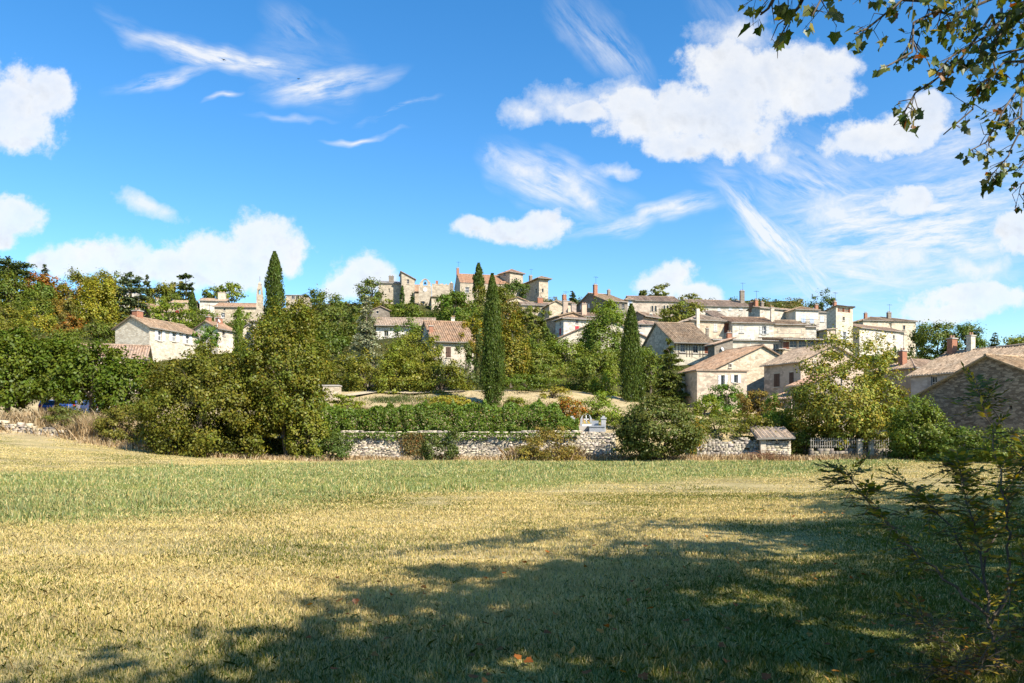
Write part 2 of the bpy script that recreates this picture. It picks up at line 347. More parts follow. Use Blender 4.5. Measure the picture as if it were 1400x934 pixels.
# ---- upper middle
H('village_house', 'long bright cream house under a thick tiled roof high on the skyline', 'house', 946, 418, 168, 6, 1024, 9., 434, 'gableR', .42, 'warm_plaster', 'tile',
  [('R', 968, 427, 6, 6, 'shut:white'), ('R', 983, 423, 4, 4, 'shut:white'), ('R', 998, 422, 3.5, 4.5, 'shut:white'), ('R', 1013, 422, 4, 4, 'shut:white')], [(.965, .3, .9, 2.6, 'grey_stone')])
H('arcaded_house', 'ochre skyline house with two pairs of arched windows', 'house', 864, 411, 176, 6, 928, 8., 431, 'gableR', .4, 'ochre_plaster', 'tile',
  [('R', 891.6, 422, 3, 8, 'arch'), ('R', 896.4, 422, 3, 8, 'arch'), ('R', 908, 421, 3, 7, 'arch'), ('R', 912.6, 421, 3, 7, 'arch')])
H('stone_house', 'grey stone house with a wide shaded gable and two white windows on the skyline', 'house', 829.6, 411, 165, 24, 858, 783, 432, 'gableR', .36, 'grey_stone', 'tile',
  [('L', 794.5, 420.5, 4, 5, 'shut:white'), ('L', 805.5, 418.5, 4, 5, 'shut:white'), ('R', 837, 419, 5, 10, D), ('R', 844.5, 419.5, 5, 10, D), ('R', 852, 420, 4, 10, D)], [(.05, .35, .8, 2.2, 'brick'), (.8, .4, .6, 1.2, 'grey_stone')])
H('turret_house', 'narrow pale turret house with a tiny pointed roof beside the arcaded house', 'house', 856.5, 409, 168, 12, 865.5, 3., 432, 'pyr', .5, 'white_plaster', 'tile', [('R', 861, 414, 5, 8, 'shut:blue')], ov=.45)
H('village_house', 'small brown gabled house half hidden behind the tall right cypress', 'house', 880, 431, 138, 40, 900, 865, 445, 'gableR', .5, 'tan_plaster', 'tile', [('R', 890, 432, 4, 6, D)], ov=.6)
H('village_house', 'cream hipped roof house with a bluish door beside the broad right cypress', 'house', 868, 443, 130, 8, 900, 6., 464, 'hip', .4, 'warm_plaster', 'tile',
  [('R', 875.5, 446, 2.6, 4, D), ('R', 895.5, 447.5, 3, 5, D), ('R', 876, 459, 7, 10, 'shut:blue')])
H('village_house', 'cream house with one bright red shutter', 'house', 770.5, 435, 130, 22, 818, 759.5, 462, 'hip', .28, 'warm_plaster', 'tile',
  [('R', 789, 450, 5.4, 8, 'shut:red'), ('R', 789, 440, 3.4, 4, D), ('L', 766, 453.5, 2.6, 9, 'shut:red'), ('L', 766, 442, 2.4, 4.5, D)], ov=.5)
H('village_house', 'brownish tall house joined to the left of the red shuttered house', 'house', 765, 432, 134, 24, 5., 747, 470, 'gableL', .28, 'tan_plaster', 'tile', [('L', 753.5, 460.5, 4.4, 9, D)])
H('stone_hut', 'ivy edged stone house with a white shutter and a roof sloping down to the left', 'house', 763, 463, 116, 10, 892, 6., 486, 'gableL', .45, 'pale_stone', 'tile_orange', [('R', 818.4, 457.6, 5, 8, 'shut:white'), ('R', 809, 457, 4, 5, D)])
H('village_house', 'house with three tall tan chimneys behind the red shuttered roof', 'house', 776, 432, 146, 10, 826, 7., 446, 'gableR', .3, 'warm_plaster', 'tile_orange', [], [(.01, .3, .9, 2.4, 'tan_plaster'), (.2, .15, .9, 1.9, 'tan_plaster'), (.5, .2, .9, 2.0, 'tan_plaster')])
H('stone_house', 'cream stone house with a long low roof below the castle keep', 'house', 714, 417, 172, 8, 757, 8., 438, 'gableR', .3, 'cream_stone', 'tile_pale', [('R', 735, 420, 6, 1.8, 'hole')], [(.65, .4, 1.2, 1.2, 'brick')])
H('stone_house', 'tall stone gable house at the right end of the cluster below the keep', 'house', 751, 416, 168, 12, 769, 5., 445, 'gableL', .5, 'cream_stone', 'tile')
H('stone_house', 'small cream gabled house left of the low roof below the castle keep', 'house', 694, 411, 176, 14, 721, 6., 430, 'gableL', .35, 'cream_stone', 'tile', [('R', 703, 416, 2.5, 4, D)])
H('stone_house', 'house with a dark sloping eave between the castle stone houses and the dark firs', 'house', 766, 413, 172, 24, 783, 760, 436, 'gableR', .3, 'warm_plaster', 'tile', [('R', 773, 419, 2.4, 4, D)], [(.5, .5, .8, 1.4, 'brick')], ov=.5)
# ---- castle
H('castle_wing', 'long castle wing with an orange tiled roof and a tall mullioned window', 'castle', 629, 386.5, 210, 12, 700, 621.5, 416, 'gableR', .62, 'castle_stone', 'tile_orange', [('R', 638.5, 396.5, 5, 8, 'cross'), ('R', 675, 397, 4, 7, 'cross')], [(.01, .5, .7, 1.5, 'brick')], ov=.1)
H('castle_tower', 'square castle tower with a pointed orange roof above the long wing', 'castle tower', 697, 371, 213, 38, 715, 683, 412, 'pyr', .5, 'castle_stone', 'tile_orange', [('L', 690, 375, 3, 6, D), ('R', 706, 382, 2, 4, D)], ov=.5)
H('castle_keep', 'massive castle keep with a dark overhanging hipped roof and a shaded left side', 'castle keep', 737, 379.5, 206, 24, 749.5, 710, 412, 'hip', .42, 'castle_stone', 'tile', [('R', 742, 397, 2.2, 5, D), ('L', 733, 398, 2.6, 6, D)], [(.3, .55, .8, 1.3, 'grey_stone')], ov=.8)
H('castle_ruin', 'leaning castle house whose one-sided roof drops steeply to the right', 'castle', 549, 381, 205, 12, 567, 6., 412, 'shedS', .5, 'castle_stone', 'tile', [('R', 557.7, 385, 3, 6, D)])
H('castle_ruin', 'low castle wing with a chimney and dark eave at the left end of the ruins', 'castle', 517.5, 387, 207, 8, 549, 7., 414, 'shedR', .25, 'castle_stone', 'tile_grey', [('R', 532, 397, 2, 5, 'hole')], [(.55, .3, 1.3, 1.6, 'grey_stone')])
H('castle_ruin', 'short castle wing with an orange roof between leaning house and clock tower', 'castle', 564, 398, 209, 8, 576, 6., 416, 'gableR', .7, 'castle_stone', 'tile_orange')
H('stone_house', 'small house with a bright red roof edge at the foot of the clock tower', 'house', 590, 407, 196, 12, 602, 5., 432, 'shedRb', .3, 'cream_stone', 'tile_orange', [('R', 599, 427, 3, 6, D)])
# ---- left middle
H('village_house', 'wide low house with a long tiled roof and a brown eave below the ruins', 'house', 514, 444, 136, 4, 593, 8., 466, 'gableR', .42, 'white_plaster', 'tile', [('R', 528, 456, 6, 8, D), ('R', 542, 456, 5, 8, D)], ov=.7)
H('village_house', 'cream house with a single closed brown shutter and ivy on its left corner', 'house', 592.7, 466, 96, 14, 648, 572, 502, 'gableR', .46, 'pale_stone', 'tile', [('R', 613, 481.7, 7, 14.5, 'shut:brown')], [(.02, .2, .5, .8, 'brick')], ov=.45)
H('village_house', 'roof with a thin white chimney behind the brown shuttered cream house', 'house', 602, 449, 112, 6, 628, 5., 462, 'gableR', .3, 'warm_plaster', 'tile', [], [(.68, .3, .5, 1.2, 'white_plaster')])
H('stone_house', 'small weathered stone gable half lost in trees left of the clock tower', 'house', 507, 424, 172, 14, 533, 6., 440, 'gableL', .42, 'grey_stone', 'tile_pale', [('R', 516, 427, 3, 4, D)])
H('church', 'old church nave with a steep grey slate roof beside the pointed belfry', 'church', 332, 449, 118, 14, 349, 6., 484, 'gableL', .75, 'pale_stone', 'tile_grey', [('R', 338, 456, 3, 6, 'arch')])
H('church_tower', 'short square tower with a small hipped roof in front of the grey church roof', 'tower', 346, 438, 115, 12, 361.5, 4., 486, 'hip', .5, 'pale_stone', 'tile', [('R', 355, 460, 4, 9, 'hole')], ov=.4)
H('village_house', 'long cream house with one barred window on the slope left of the belfry', 'house', 293, 419.5, 166, 4, 350, 8., 444, 'gableR', .33, 'cream_stone', 'tile', [('R', 304.7, 431, 5, 7, 'cross'), ('R', 307, 423, 2.6, 3, D)])
H('village_house', 'cream house with a chimney left of the long barred window house', 'house', 273, 411, 180, 10, 308, 6., 428, 'gableR', .3, 'warm_plaster', 'tile', [], [(.8, .4, 1.6, 1.5, 'pale_stone')])
H('village_house', 'house with two stacked roofs behind the short dark cypress', 'house', 233, 414, 176, 8, 264, 6., 432, 'gableR', .3, 'warm_plaster', 'tile')
H('village_house', 'lower house with a broad roof and red flowers at its eave behind the short cypress', 'house', 231, 426, 165, 10, 262, 7., 438, 'gableR', .55, 'cream_stone', 'tile_pale', [('R', 247, 428, 12, 2, 'flowers')])
H('village_house', 'grey gabled house among trees left of the two stacked roofs', 'house', 206, 424, 160, 40, 224, 192, 438, 'gableR', .45, 'tan_plaster', 'tile_orange', [], [(.9, .5, .6, 1.2, 'pale_stone')])
H('village_house', 'gabled house with a white satellite dish on its roof above the olive trees', 'house', 298, 449, 114, 68, 321, 266, 474, 'gableR', .5, 'warm_plaster', 'tile_orange', [('L', 281, 448, 3, 4, D), ('R', 306, 456, 4, 7, D)], [(.15, .5, .6, .7, 'brick'), (.75, .5, .8, .8, 'brick')], dishes=[('R', 299.6, 438.5)])
H('stone_house', 'grey stone house with two square windows right of the tallest left cypress', 'house', 391, 404, 188, 6, 421, 6., 428, 'flat', 0, 'castle_stone', 'tile_grey', [('R', 401, 406.5, 4.5, 5.5, D), ('R', 406.8, 406.5, 4.5, 5.5, D), ('R', 396, 420, 5, 8, 'hole')])
H('farmhouse', 'pale farmhouse with three shuttered windows and a blank gable on the left slope', 'house', 204.6, 447, 98, 70, 272, 157.5, 484, 'gableR', .5, 'pale_stone', 'tile',
  [('R', 218.5, 459, 5.4, 14, 'open:white'), ('R', 238, 460.5, 5.2, 13, 'open:white'), ('R', 256, 464, 5, 13, 'open:white')], [(.1, .5, 1.0, .8, 'brick')])
H('low_barn', 'low brownish tiled roof behind the round linden trees in front of the farmhouse', 'barn', 104, 487, 86, 20, 198, 8., 520, 'gableR', .42, 'tan_plaster', 'tile')
H('village_house', 'tiny pale house deep in the wooded slope at the left', 'house', 109, 409, 165, 14, 120, 5., 424, 'shedRb', .3, 'warm_plaster', 'tile_orange', [('R', 114, 413, 3, 3, D)])
H('village_house', 'whitish house peeping out behind the blue green cedar', 'house', 163, 398, 185, 10, 183, 6., 414, 'gableR', .3, 'white_plaster', 'tile_pale', [('R', 178, 404, 3, 4, D)])

# ================================================================== terrain
PROF = {
 'c': [(-60, 0), (54, 0), (57.6, .1), (58.9, 1.9), (62, 2.2), (70, 3.9), (78, 5.9), (86, 6.6), (95, 9), (105, 12), (120, 16.5), (135, 20), (150, 23), (165, 26), (185, 31), (205, 36.5), (220, 37), (260, 34), (400, 15), (800, 0), (3000, 0)],
 'l': [(-60, 0), (54, .1), (58.5, .5), (61, 1.9), (64, 3.2), (74, 3.5), (88, 5), (100, 11), (120, 16), (150, 23), (175, 30), (195, 34), (230, 36), (400, 20), (800, 0), (3000, 0)],
 'r': [(-60, 0), (60, .1), (68, .5), (76, 2.5), (85, 5.5), (100, 9), (120, 12), (150, 16), (175, 17), (220, 16), (400, 5), (800, 0), (3000, 0)]}
def prof(k, y): p = PROF[k]; return np.interp(y, [a for a, _ in p], [b for _, b in p])
CTRL = []
def ground0(x, y):
    x = np.asarray(x, float); y = np.asarray(y, float)
    px = HX + F * x / np.maximum(y, 6)
    wl = 1 - smooth(380, 440, px); wr = smooth(1090, 1150, px); wc = 1 - wl - wr
    z = wl * prof('l', y) + wc * prof('c', y) + wr * prof('r', y)
    far = smooth(1150, 1420, px) * smooth(80, 140, y); z = z * (1 - .12 * far)
    # the field climbs a little towards its far left corner
    z = z + smooth(-14, -40, x) * smooth(22, 58, y) * (1 - smooth(58, 66, y)) * 1.5
    return z
def ground(x, y):
    z = ground0(x, y)
    if CTRL:
        x = np.asarray(x, float); y = np.asarray(y, float)
        sw = np.zeros_like(x); sd = np.zeros_like(x)
        for cx, cy, dz in CTRL:
            s = 3.0 + cy * .045
            w = np.exp(-((x - cx) ** 2 + (y - cy) ** 2) / (2 * s * s)); sw = sw + w; sd = sd + w * dz
        z = z + sd / (sw + .25) * np.minimum(1, sw * 1.2)
    return z
def gz(x, y): return float(ground(np.array([x]), np.array([y]))[0])
for h in HS:
    c = at(h['cx'], h['ey'], h['Y']); a = Vector((math.cos(h['th']), math.sin(h['th']), 0)); b = Vector((-math.sin(h['th']), math.cos(h['th']), 0))
    def span(v, d):
        if v < 90: return v
        k = (v - HX) / F
        return (k * c.y - c.x) / (d.x - k * d.y)
    h['C'] = c; h['a'] = a; h['b'] = b; h['LR'] = max(1.5, span(h['R'], a)); h['LL'] = max(1.5, span(h['L'], b))
    if h['LL'] > 22 or h['LR'] > 32: print('BIG', h['label'], h['LR'], h['LL'])
    h['LL'] = min(h['LL'], 16); h['LR'] = min(h['LR'], 30)
    if h['Y'] > 70:
        m = c + a * h['LR'] * .5 + b * h['LL'] * .3
        zb = EYE - (h['by'] - HY) / F * h['Y']
        CTRL.append((m.x, m.y, zb - float(ground0(np.array([m.x]), np.array([m.y]))[0])))

# ================================================================== house builder
def rect_face(mb, O, d, n, s1, z0, z1, holes, dep=.22):
    """wall face from O along d (length s1), z0..z1, with rectangular holes (sa,sb,za,zb) and reveals going inwards (-n)"""
    ss = sorted({0, s1} | {min(max(v, 0), s1) for h in holes for v in h[:2]}); zs = sorted({z0, z1} | {min(max(v, z0), z1) for h in holes for v in h[2:4]})
    P = lambda s, z: (O.x + d.x * s, O.y + d.y * s, z)
    for i in range(len(ss) - 1):
        for j in range(len(zs) - 1):
            sc = (ss[i] + ss[i + 1]) / 2; zc = (zs[j] + zs[j + 1]) / 2
            if any(h[0] < sc < h[1] and h[2] < zc < h[3] for h in holes): continue
            mb.face([P(ss[i], zs[j]), P(ss[i + 1], zs[j]), P(ss[i + 1], zs[j + 1]), P(ss[i], zs[j + 1])])
    for sa, sb, za, zb in holes:
        q = [P(sa, za), P(sb, za), P(sb, zb), P(sa, zb)]; off = n * -dep
        r = [(p[0] + off.x, p[1] + off.y, p[2]) for p in q]
        for k in range(4): mb.face([q[k], q[(k + 1) % 4], r[(k + 1) % 4], r[k]])
        mb.face(r)

def corrugate(poly, up_dir, period=.28, amp=.05, mb=None, thick=.1):
    """tile sheet over a convex planar polygon. poly[0]->poly[1] is the eave; rows of round tiles run up the slope"""
    P = [Vector(p) for p in poly]; O = P[0]; e = (P[1] - P[0]).normalized()
    nrm = Vector((0, 0, 0))
    for i in range(1, len(P) - 1): nrm += (P[i] - O).cross(P[i + 1] - O)
    nrm.normalize()
    if nrm.z < 0: nrm = -nrm
    u = e; v = nrm.cross(e)
    if v.z < 0: v = -v
    Q = [((p - O).dot(u), (p - O).dot(v)) for p in P]
    u0 = min(q[0] for q in Q); u1 = max(q[0] for q in Q)
    n = max(4, int((u1 - u0) / (period / 2))); us = [u0 + (u1 - u0) * i / n for i in range(n + 1)]
    us = sorted(set(us) | {q[0] for q in Q})
    def rng(x):
        lo, hi = 1e9, -1e9
        for i in range(len(Q)):
            (a, b), (c, d) = Q[i], Q[(i + 1) % len(Q)]
            if min(a, c) - 1e-6 <= x <= max(a, c) + 1e-6:
                if abs(c - a) < 1e-6: vs = (b, d)
                else: vs = (b + (d - b) * (x - a) / (c - a),)
                for w in vs: lo = min(lo, w); hi = max(hi, w)
        return lo, hi
    pts = []
    for k, x in enumerate(us):
        lo, hi = rng(x); h = thick + (amp if k % 2 else -amp) + random.uniform(-.018, .018) + .04 * math.sin(x * .55 + 1.3 * thick) + .03 * math.sin(x * 1.7)
        sag = lambda w: -.03 * math.sin(PI * (w - lo) / max(hi - lo, .01))
        pts.append((O + u * x + v * lo + nrm * h, O + u * x + v * hi + nrm * h, x, lo, hi))
    for k in range(len(pts) - 1):
        p, q = pts[k], pts[k + 1]
        mb.face([p[0], q[0], q[1], p[1]], 0, [(p[2], p[3]), (q[2], q[3]), (q[2], q[4]), (p[2], p[4])])
        # tile ends along the eave
        b0 = O + u * p[2] + v * p[3]; b1 = O + u * q[2] + v * q[3]
        mb.face([b0, b1, q[0], p[0]], 1)
    mb.face([p for p in P][::-1], 1)
    for i in range(1, len(P)):          # closing edges of the slab
        a, b = P[i], P[(i + 1) % len(P)]
        mb.face([a, b, b + nrm * thick, a + nrm * thick], 0, [((a - O).dot(u), 0), ((b - O).dot(u), 0), ((b - O).dot(u), .2), ((a - O).dot(u), .2)])

def arch_ring(mb, O, d, n, w, h, t, thick, m=0, seg=10):
    """arched surround: O bottom centre, d along wall, n outward"""
    r = w / 2; inner = [(-r, 0)] + [(-r * math.cos(PI * k / seg), h - r + r * math.sin(PI * k / seg)) for k in range(seg + 1)] + [(r, 0)]
    R2 = r + t; outer = [(-R2, 0)] + [(-R2 * math.cos(PI * k / seg), h - r + R2 * math.sin(PI * k / seg)) for k in range(seg + 1)] + [(R2, 0)]
    P = lambda q, o: (O.x + d.x * q[0] + n.x * o, O.y + d.y * q[0] + n.y * o, O.z + q[1])
    for k in range(len(inner) - 1):
        mb.face([P(inner[k], thick), P(inner[k + 1], thick), P(outer[k + 1], thick), P(outer[k], thick)], m)
        mb.face([P(inner[k], 0), P(inner[k + 1], 0), P(inner[k + 1], thick), P(inner[k], thick)], m)
        mb.face([P(outer[k], 0), P(outer[k + 1], 0), P(outer[k + 1], thick), P(outer[k], thick)], m)
    return [P(q, 0) for q in inner]

def obox(mb, O, d, n, s0, s1, z0, z1, o0, o1, m=0):
    """box on a wall: along d from s0..s1, height z0..z1, outwards o0..o1"""
    c = [Vector((O.x + d.x * s + n.x * o, O.y + d.y * s + n.y * o, z)) for z in (z0, z1) for o in (o0, o1) for s in (s0, s1)]
    for q in ((0, 2, 3, 1), (4, 5, 7, 6), (0, 1, 5, 4), (2, 6, 7, 3), (0, 4, 6, 2), (1, 3, 7, 5)): mb.face([c[k] for k in q], m)

HOUSES = []
def build_house(h):
    C, a, b, LR, LL = h['C'], h['a'], h['b'], h['LR'], h['LL']
    corners = [C, C + a * LR, C + a * LR + b * LL, C + b * LL]
    gs = [gz(p.x, p.y) for p in corners]
    ze = C.z; z0 = min(min(gs) - .6, ze - 2.2)
    root = empty(h['name'], (C.x, C.y, max(z0, min(gs))), h['th'])
    tag(root, h['label'], h['cat'], h['group'])
    oz = root.location.z
    e = ze - oz; f0 = z0 - oz            # local eave and foot
    X = Vector((1, 0, 0)); Yv = Vector((0, 1, 0))
    faces = {'R': (Vector((0, 0, 0)), X, Vector((0, -1, 0)), LR), 'L': (Vector((0, 0, 0)), Yv, Vector((-1, 0, 0)), LL)}
    p = h['pitch']; k = h['roof']; ov = h['ov']; vg = min(ov, .3)
    # windows to wall coordinates
    cam = Vector((0, 0, EYE)); holes = {'R': [], 'L': []}; items = []
    for w in h['wins']:
        fc, px, py, wp, hp, kind = w
        if kind == 'none': continue
        d = a if fc == 'R' else b; nn = Vector((a.y, -a.x, 0)) if fc == 'R' else -a
        ray = Vector(((px - HX) / F, 1, -(py - HY) / F)); t = (C - cam).dot(nn) / ray.dot(nn); P = cam + ray * t
        s = (P - C).dot(d); z = P.z - oz; Lf = LR if fc == 'R' else LL
        ray2 = Vector(((px + wp / 2 - HX) / F, 1, 0)); t2 = (C - cam).dot(nn) / ray2.dot(nn); s2 = (cam + ray2 * t2 - C).dot(d)
        ww = abs(s2 - s) * 2; hh = hp / F * P.y
        if fc == 'R': ww = min(ww, Lf * .95)
        else: ww = min(ww, hh * (3 if kind in ('awning', 'balcony', 'loggia') else .8))
        s = min(max(s, ww / 2 + .08), Lf - ww / 2 - .08)
        items.append((fc, s, z, ww, hh, kind))
        if kind in ('dark', 'hole', 'cross', 'loggia') or kind.startswith(('shut', 'open')):
            holes[fc].append((s - ww / 2, s + ww / 2, z - hh / 2, min(z + hh / 2, e - .05) if k not in ('gableL',) or fc != 'R' else z + hh / 2))
    wl = MB()
    etop = e
    for fc in 'RL':
        O, d, n, Lf = faces[fc]
        hs = [q for q in holes[fc] if q[3] <= e + 1e-3]
        rect_face(wl, O, d, n, Lf, f0, e, hs)
        for q in holes[fc]:
            if q[3] > e + 1e-3:        # opening up in a gable: a shallow niche box set proud of the gable
                obox(wl, O, d, n, q[0], q[1], q[2], q[3], .0, .02)
    B = lambda x, y, z: (x, y, z)
    wl.face([B(LR, 0, f0), B(LR, LL, f0), B(LR, LL, e), B(LR, 0, e)]); wl.face([B(LR, LL, f0), B(0, LL, f0), B(0, LL, e), B(LR, LL, e)])
    rf = MB()
    zr = lambda s, t: e
    if k == 'gableR':
        r = e + LL / 2 * p
        wl.face([B(0, 0, e), B(0, LL / 2, r), B(0, LL, e)]); wl.face([B(LR, 0, e), B(LR, LL, e), B(LR, LL / 2, r)])
        corrugate([(-vg, -ov, e - ov * p), (LR + vg, -ov, e - ov * p), (LR + vg, LL / 2, r), (-vg, LL / 2, r)], 0, mb=rf)
        corrugate([(LR + vg, LL + ov, e - ov * p), (-vg, LL + ov, e - ov * p), (-vg, LL / 2, r), (LR + vg, LL / 2, r)], 0, mb=rf)
        rf.tube([(-vg, LL / 2, r + .1), (LR + vg, LL / 2, r + .1)], .12, 6)
        zr = lambda s, t: e + p * min(t, LL - t)
    elif k == 'gableL':
        r = e + LR / 2 * p
        wl.face([B(0, 0, e), B(LR, 0, e), B(LR / 2, 0, r)]); wl.face([B(0, LL, e), B(LR / 2, LL, r), B(LR, LL, e)])
        corrugate([(-ov, LL + vg, e - ov * p), (-ov, -vg, e - ov * p), (LR / 2, -vg, r), (LR / 2, LL + vg, r)], 0, mb=rf)
        corrugate([(LR + ov, -vg, e - ov * p), (LR + ov, LL + vg, e - ov * p), (LR / 2, LL + vg, r), (LR / 2, -vg, r)], 0, mb=rf)
        rf.tube([(LR / 2, -vg, r + .1), (LR / 2, LL + vg, r + .1)], .12, 6)
        zr = lambda s, t: e + p * min(s, LR - s)
    elif k in ('hip', 'pyr'):
        lo = e - ov * p; x0, x1, y0, y1 = -ov, LR + ov, -ov, LL + ov
        w, l = (x1 - x0), (y1 - y0); m = min(w, l) / 2; r = lo + m * p
        if w >= l: A, Bb = (x0 + m, (y0 + y1) / 2, r), (x1 - m, (y0 + y1) / 2, r)
        else: A, Bb = ((x0 + x1) / 2, y0 + m, r), ((x0 + x1) / 2, y1 - m, r)
        c0, c1, c2, c3 = (x0, y0, lo), (x1, y0, lo), (x1, y1, lo), (x0, y1, lo)
        def pl(q):
            out = []
            for v in q:
                if not out or (Vector(v) - Vector(out[-1])).length > .02: out.append(v)
            if (Vector(out[0]) - Vector(out[-1])).length < .02: out.pop()
            corrugate(out, 0, mb=rf)
        if w >= l: pl([c0, c1, Bb, A]); pl([c1, c2, Bb]); pl([c2, c3, A, Bb]); pl([c3, c0, A])
        else: pl([c0, c1, A]); pl([c1, c2, Bb, A]); pl([c2, c3, Bb]); pl([c3, c0, A, Bb])
        for c in (c0, c1): rf.tube([Vector(c) + Vector((0, 0, .1)), Vector(A if c is c0 or w < l else Bb) + Vector((0, 0, .1))], .11, 6)
        zr = lambda s, t: lo + p * min(s - x0, x1 - s, t - y0, y1 - t)
    elif k in ('shedR', 'shedRb'):
        sg = 1 if k == 'shedR' else -1
        r = e + LL * p * sg
        if sg > 0: wl.face([B(0, 0, e), B(0, LL, r), B(0, LL, e)]); wl.face([B(LR, 0, e), B(LR, LL, e), B(LR, LL, r)]); wl.face([B(0, LL, e), B(LR, LL, e), B(LR, LL, r), B(0, LL, r)])
        corrugate([(-vg, -ov, e - ov * p * sg), (LR + vg, -ov, e - ov * p * sg), (LR + vg, LL + ov, r + ov * p * sg), (-vg, LL + ov, r + ov * p * sg)], 0, mb=rf)
        zr = lambda s, t: e + p * t * sg
    elif k == 'shedL':
        r = e + LR * p
        wl.face([B(0, 0, e), B(LR, 0, e), B(LR, 0, r)]); wl.face([B(0, LL, e), B(LR, LL, r), B(LR, LL, e)]); wl.face([B(LR, 0, e), B(LR, LL, e), B(LR, LL, r), B(LR, 0, r)])
        corrugate([(-ov, LL + vg, e - ov * p), (-ov, -vg, e - ov * p), (LR + ov, -vg, r + ov * p), (LR + ov, LL + vg, r + ov * p)], 0, mb=rf)
        zr = lambda s, t: e + p * s
    elif k == 'shedS':      # high at the left, dropping to the right
        r = e + LR * p
        wl.face([B(0, 0, e), B(LR, 0, e), B(0, 0, r)]); wl.face([B(0, LL, e), B(0, LL, r), B(LR, LL, e)]); wl.face([B(0, 0, e), B(0, 0, r), B(0, LL, r), B(0, LL, e)])
        corrugate([(LR + ov, -vg, e - ov * p), (LR + ov, LL + vg, e - ov * p), (-ov, LL + vg, r + ov * p), (-ov, -vg, r + ov * p)], 0, mb=rf)
        zr = lambda s, t: e + p * (LR - s)
    else:
        rf.box(-.15, LR + .15, -.15, LL + .15, e, e + .14, 0)
    wl.build('wall', M[h['wall']], root)
    roof = rf.build('roof', [M[h['tile']], M['frame']], root)
    for cs, ct, cw, ch, cm in h['chims']:
        x, y = LR * cs, LL * ct; zb = zr(min(max(x, 0), LR), min(max(y, 0), LL))
        c = MB(); c.box(x - cw / 2, x + cw / 2, y - cw * .4, y + cw * .4, zb - .6, zb + ch, 0)
        c.box(x - cw / 2 - .07, x + cw / 2 + .07, y - cw * .4 - .07, y + cw * .4 + .07, zb + ch, zb + ch + .1, 1)
        for q in (-.25, .25): c.tube([(x + q * cw, y, zb + ch + .1), (x + q * cw, y, zb + ch + .38)], .1 * cw + .03, 8, 2)
        c.build('chimney', [M[cm], M['frame'], M['tile_orange']], roof)
    if h['chims'] and random.random() < .6:
        cs, ct, cw, ch, cm = h['chims'][0]; x, y = LR * cs + .15, LL * ct; zb = zr(min(max(x, 0), LR), min(max(y, 0), LL)) + ch
        an = MB(); an.tube([(x, y, zb - .3), (x, y, zb + 1.9)], .025, 5); an.tube([(x - .5, y, zb + 1.75), (x + .6, y, zb + 1.75)], .018, 4)
        for q in range(6): an.tube([(x - .45 + q * .19, y - .3 + q * .02, zb + 1.75), (x - .45 + q * .19, y + .3 - q * .02, zb + 1.75)], .012, 4)
        an.build('aerial', M['iron'], roof)
    for fc, s, z, ww, hh, kind in items:
        O, d, n, Lf = faces[fc]
        up = z + hh / 2 > e + .001
        s0, s1, za, zb = s - ww / 2, s + ww / 2, z - hh / 2, z + hh / 2
        if not up and kind not in ('arch', 'beam', 'flue', 'awning', 'balcony', 'panel', 'flowers'): zb = min(zb, e - .05)
        if kind == 'hole': continue
        if kind in ('dark', 'cross') or kind.startswith(('open', 'shut')):
            i = .03 if up else -.16
            w = MB(); fw = min(.09, ww * .12)
            obox(w, O, d, n, s0, s0 + fw, za, zb, i - .04, i + .04, 0); obox(w, O, d, n, s1 - fw, s1, za, zb, i - .04, i + .04, 0)
            obox(w, O, d, n, s0 + fw, s1 - fw, za, za + fw, i - .04, i + .04, 0); obox(w, O, d, n, s0 + fw, s1 - fw, zb - fw, zb, i - .04, i + .04, 0)
            if ww > .5:
                obox(w, O, d, n, s - fw * .4, s + fw * .4, za + fw, zb - fw, i - .03, i + .03, 0)
                if hh > 1.0: obox(w, O, d, n, s0 + fw, s1 - fw, za + hh * (.62 if kind == 'cross' else .5) - .03, za + hh * (.62 if kind == 'cross' else .5) + .03, i - .035, i + .035, 0)
            obox(w, O, d, n, s0 + fw, s1 - fw, za + fw, zb - fw, i - .03, i - .01, 1)
            wo = w.build('window', [M['white'] if kind.startswith('open') or kind == 'cross' else M['frame'], M['glass']], root)
            sl = MB(); obox(sl, O, d, n, s0 - .08, s1 + .08, za - .1, za, .004, .1, 0); 
            sl.build('sill', M['pale_stone'] if h['wall'] not in ('white_plaster', 'warm_plaster') else M['frame'], wo)
            li = MB(); obox(li, O, d, n, s0 - .06, s1 + .06, zb, zb + .12, .004, .03, 0); li.build('lintel', M['pale_stone'], wo)
            if kind.startswith('shut'):
                for q in (0, 1):
                    sh = MB(); u0, u1 = (s0 + .01, s - .012) if q == 0 else (s + .012, s1 - .01)
                    obox(sh, O, d, n, u0, u1, za + .01, zb - .01, -.02 if not up else .08, .015 if not up else .11, 0)
                    for zz in (.15, .5, .85): obox(sh, O, d, n, u0 + .03, u1 - .03, za + hh * zz - .05, za + hh * zz + .05, .015 if not up else .11, .04 if not up else .13, 0)
                    sh.build('shutter', M[kind[5:]], wo)
            if kind.startswith('open'):
                for q in (-1, 1):
                    sh = MB(); wd = ww * .72; u0, u1 = (s0 - wd - .03, s0 - .03) if q < 0 else (s1 + .03, s1 + wd + .03)
                    u0 = max(u0, .02); u1 = min(u1, Lf - .02)
                    if u1 - u0 < .12: continue
                    obox(sh, O, d, n, u0, u1, za, zb, .02, .06, 0)
                    for zz in (.12, .5, .88): obox(sh, O, d, n, u0 + .04, u1 - .04, za + hh * zz - .05, za + hh * zz + .05, .06, .085, 0)
                    sh.build('shutter', M[kind[5:]], wo)
        elif kind == 'arch':
            w = MB(); Oc = Vector((O.x + d.x * s, O.y + d.y * s, za))
            q = arch_ring(w, Oc, d, n, ww * .8, hh, .14, .09, 0)
